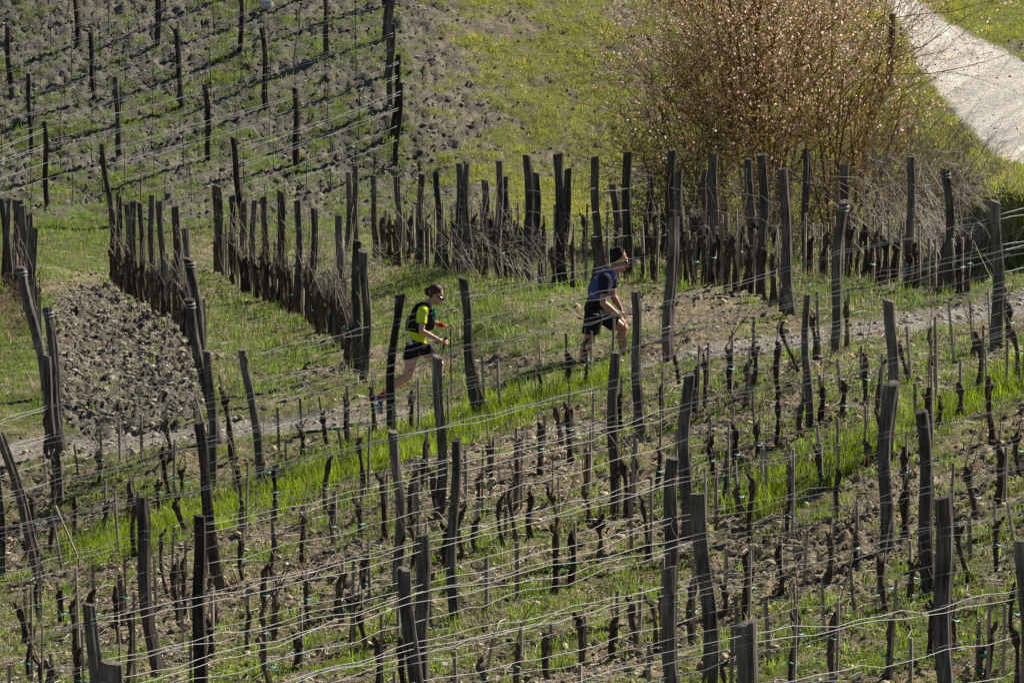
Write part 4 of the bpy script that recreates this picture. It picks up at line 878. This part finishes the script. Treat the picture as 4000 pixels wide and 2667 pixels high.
# ---- man in the blue vest
Q = Poser(2200, 930, 1.63, 61.95)
mroot = link('person', None, category='person', label='man in blue vest and black shorts leaning forward, hand on knee', group='walkers on the footpath'); mroot.location = G(2350, 1440)
sh_n, el_n, wr_n, ha_n = Q(262, 258, -.19), Q(252, 395, -.25), Q(358, 482, -.22), Q(398, 530, -.19)
sh_f, el_f, wr_f, ha_f = Q(300, 250, .17), Q(318, 385, .24), Q(370, 470, .22), Q(402, 525, .2)
hp_n, kn_n, an_n = Q(197, 478, -.095), Q(165, 640, -.10), Q(118, 795, -.09)
hp_f, kn_f, an_f = Q(240, 485, .095), Q(385, 585, .10), Q(382, 742, .09)
torso = [ellipsoid(Q(207, 450), .13, .165, .12), capsule(Q(212, 420, -.05), Q(232, 330, -.055), .118, .122), capsule(Q(212, 420, .05), Q(232, 330, .055), .118, .122), capsule(Q(232, 330, -.06), Q(275, 250, -.085), .122, .092), capsule(Q(232, 330, .06), Q(275, 250, .085), .122, .092), capsule(sh_n, Q(292, 232), .07, .078), capsule(sh_f, Q(292, 232), .07, .078)]
head = [capsule(Q(302, 222), Q(335, 178), .064, .06), ellipsoid(Q(353, 122), .103, .08, .108, .15), ellipsoid(Q(368, 165), .07, .064, .078, .12), capsule(Q(362, 192), Q(382, 200), .038, .026), capsule(Q(407, 148), Q(414, 163), .013, .017), capsule(Q(403, 180), Q(407, 181), .018, .015), ellipsoid(Q(340, 152, -.082), .018, .011, .032), ellipsoid(Q(340, 152, .082), .018, .011, .032), capsule(Q(404, 132, -.03), Q(404, 132, .03), .018, .018)]
arms = limb(sh_n, el_n, .062, .045, .006, .45)+limb(el_n, wr_n, .047, .030, .008, .3)+limb(sh_f, el_f, .062, .045, .006, .45)+limb(el_f, wr_f, .047, .03, .008, .3)
legs = limb(hp_n, kn_n, .105, .062, .0, .4)+limb(kn_n, an_n, .06, .038, .018, .32, (-.02, 0, 0))+limb(hp_f, kn_f, .105, .064, .0, .4)+limb(kn_f, an_f, .062, .038, .018, .32, (-.022, 0, 0))
feet = [capsule(an_n, Q(105, 828, -.09), .038, .04), capsule(Q(105, 828, -.09), Q(128, 838, -.09), .04, .032), capsule(an_f, Q(378, 772, .09), .038, .04), capsule(Q(378, 772, .09), Q(430, 780, .09), .04, .03)]
hands = hand_prims(wr_n, ha_n, (-.6, .25, -.75), 1.08, .7)+hand_prims(wr_f, ha_f, (-.6, -.25, -.75), 1.08, .7, -1)
child('body', fuse('body', torso+head+arms+legs+feet+hands, .0065, 3), 'skin2', mroot)
tdir = (Q(275, 250)-Q(212, 420)).normalized()
child('vest', fuse('vest', inflate(torso[:7], .017)+[ellipsoid(Q(205, 310), .09, .14, .15, .45)], .008, 3, ((Q(205, 392), -tdir), (Q(312, 212), (Q(335, 178)-Q(302, 222)).normalized()))), 'blue', mroot)
for a, b in ((sh_n, el_n), (sh_f, el_f)):
    e = a.lerp(b, .62); child('sleeve', fuse('sleeve', [capsule(a+Vector((0, 0, .02)), a.lerp(b, .85), .094, .07)], .008, 2, ((e, (b-a).normalized()),)), 'navy', mroot)
child('shorts', fuse('shorts', inflate(torso[:1], .026)+inflate(limb(hp_n, hp_n.lerp(kn_n, .75), .108, .098)+limb(hp_f, hp_f.lerp(kn_f, .62), .108, .098), .022)+[capsule(Q(212, 420, -.05), Q(212, 420, .05), .14, .14)], .008, 3, ((Q(214, 388), tdir), (hp_n.lerp(kn_n, .74), Vector((-.05, 0, -1)).normalized()), (hp_f.lerp(kn_f, .68), (kn_f-hp_f).normalized()))), 'black', mroot)
child('hair', fuse('hair', [ellipsoid(Q(347, 112), .112, .088, .105, .1), ellipsoid(Q(325, 140), .062, .08, .075), ellipsoid(Q(382, 92), .05, .06, .04), ellipsoid(Q(352, 84), .06, .06, .035)]+tufts(Q(347, 112), .108, .084, .1, 60, .035, .014), .006, 1, ((Q(376, 104), Vector((.85, 0, -.52)).normalized()), (Q(330, 165), Vector((.35, 0, -1)).normalized()))), 'black_hair', mroot)
sg = MB(); sg.tube([Q(385, 143, -.083), Q(404, 148, -.06), Q(412, 150, 0), Q(404, 148, .06), Q(385, 143, .083)], [.012, .019, .018, .019, .012], 8); sgo = child('sunglasses', sg.mesh('sunglasses', True), 'lens', mroot)
mb = MB(); mb.tube([Q(340, 136, -.09), Q(372, 139, -.088), Q(404, 141, -.07)], .0055, 6); child('frame', mb.mesh('frame'), 'lime', sgo)
shoe('shoe', Q(100, 832, -.09), Q(135, 846, -.09), (-.1, 0, 1), 'black', mroot, .045, 'black'); shoe('shoe', Q(376, 782, .09), Q(428, 792, .09), (0, 0, 1), 'black', mroot, .046, 'black')
wd = (wr_n-el_n).normalized(); wq = el_n.lerp(wr_n, .9)
wo = child('watch', fuse('watch', [capsule(wq, wq+wd*.02, .039, .039)], .006, 1, ((wq+wd*.022, wd), (wq-wd*.012, -wd))), 'black', mroot); child('dial', fuse('dial', [ellipsoid(wq+Vector((.02, -.036, .012)), .02, .01, .02)], .004, 1), 'lime', wo)
mb = MB(); mb.tube([Q(178, 462, -.21), Q(200, 465, -.222), Q(226, 470, -.216)], .006, 6); child('piping', mb.mesh('piping'), 'white', mroot)
for k in range(3):
    mb = MB(); x, y = [(176, 330), (190, 352), (205, 300)][k]; mb.tube([Q(x, y, -.16), Q(x+8, y+10, -.18)], .006, 5); child('print', mb.mesh('print'), 'white', mroot)
# ------------------------------------------------------------------ labels: which one of its row
from collections import defaultdict
bins = defaultdict(list)
for r in REG: bins[(r[2], r[3])].append(r)
GROUPN = {'post': 'vineyard posts', 'stake': 'vine stakes', 'vine': 'grape vines', 'rod': 'training rods on the hillside'}
for (kind, row), rs in bins.items():
    if row == 'road':
        rs[0][0]['label'] = 'lone dark wooden post beside the pale gravel road'; continue
    vis = sorted([r for r in rs if r[5]], key=lambda r: r[4]); n = len(vis)
    for i, r in enumerate(vis):
        o = r[0]; ph = r[1]; o['group'] = GROUPN[kind]
        if n == 1: t = 'only one in the'
        elif i == 0: t = 'leftmost in the'
        elif i == n-1: t = 'rightmost in the'
        elif i < n/2: t = ORD[i]+' from left in the'
        else: t = ORD[n-1-i]+' from right in the'
        o['label'] = '%s, %s %s' % (ph, t, ROWS[row])
    for r in rs:
        if not r[5]:
            side = 'left' if r[4] < 600 else ('right' if r[4] > 3600 else 'lower')
            r[0]['group'] = GROUPN[kind]; r[0]['label'] = '%s just beyond the %s edge, %s' % (r[1], side, ROWS[row])
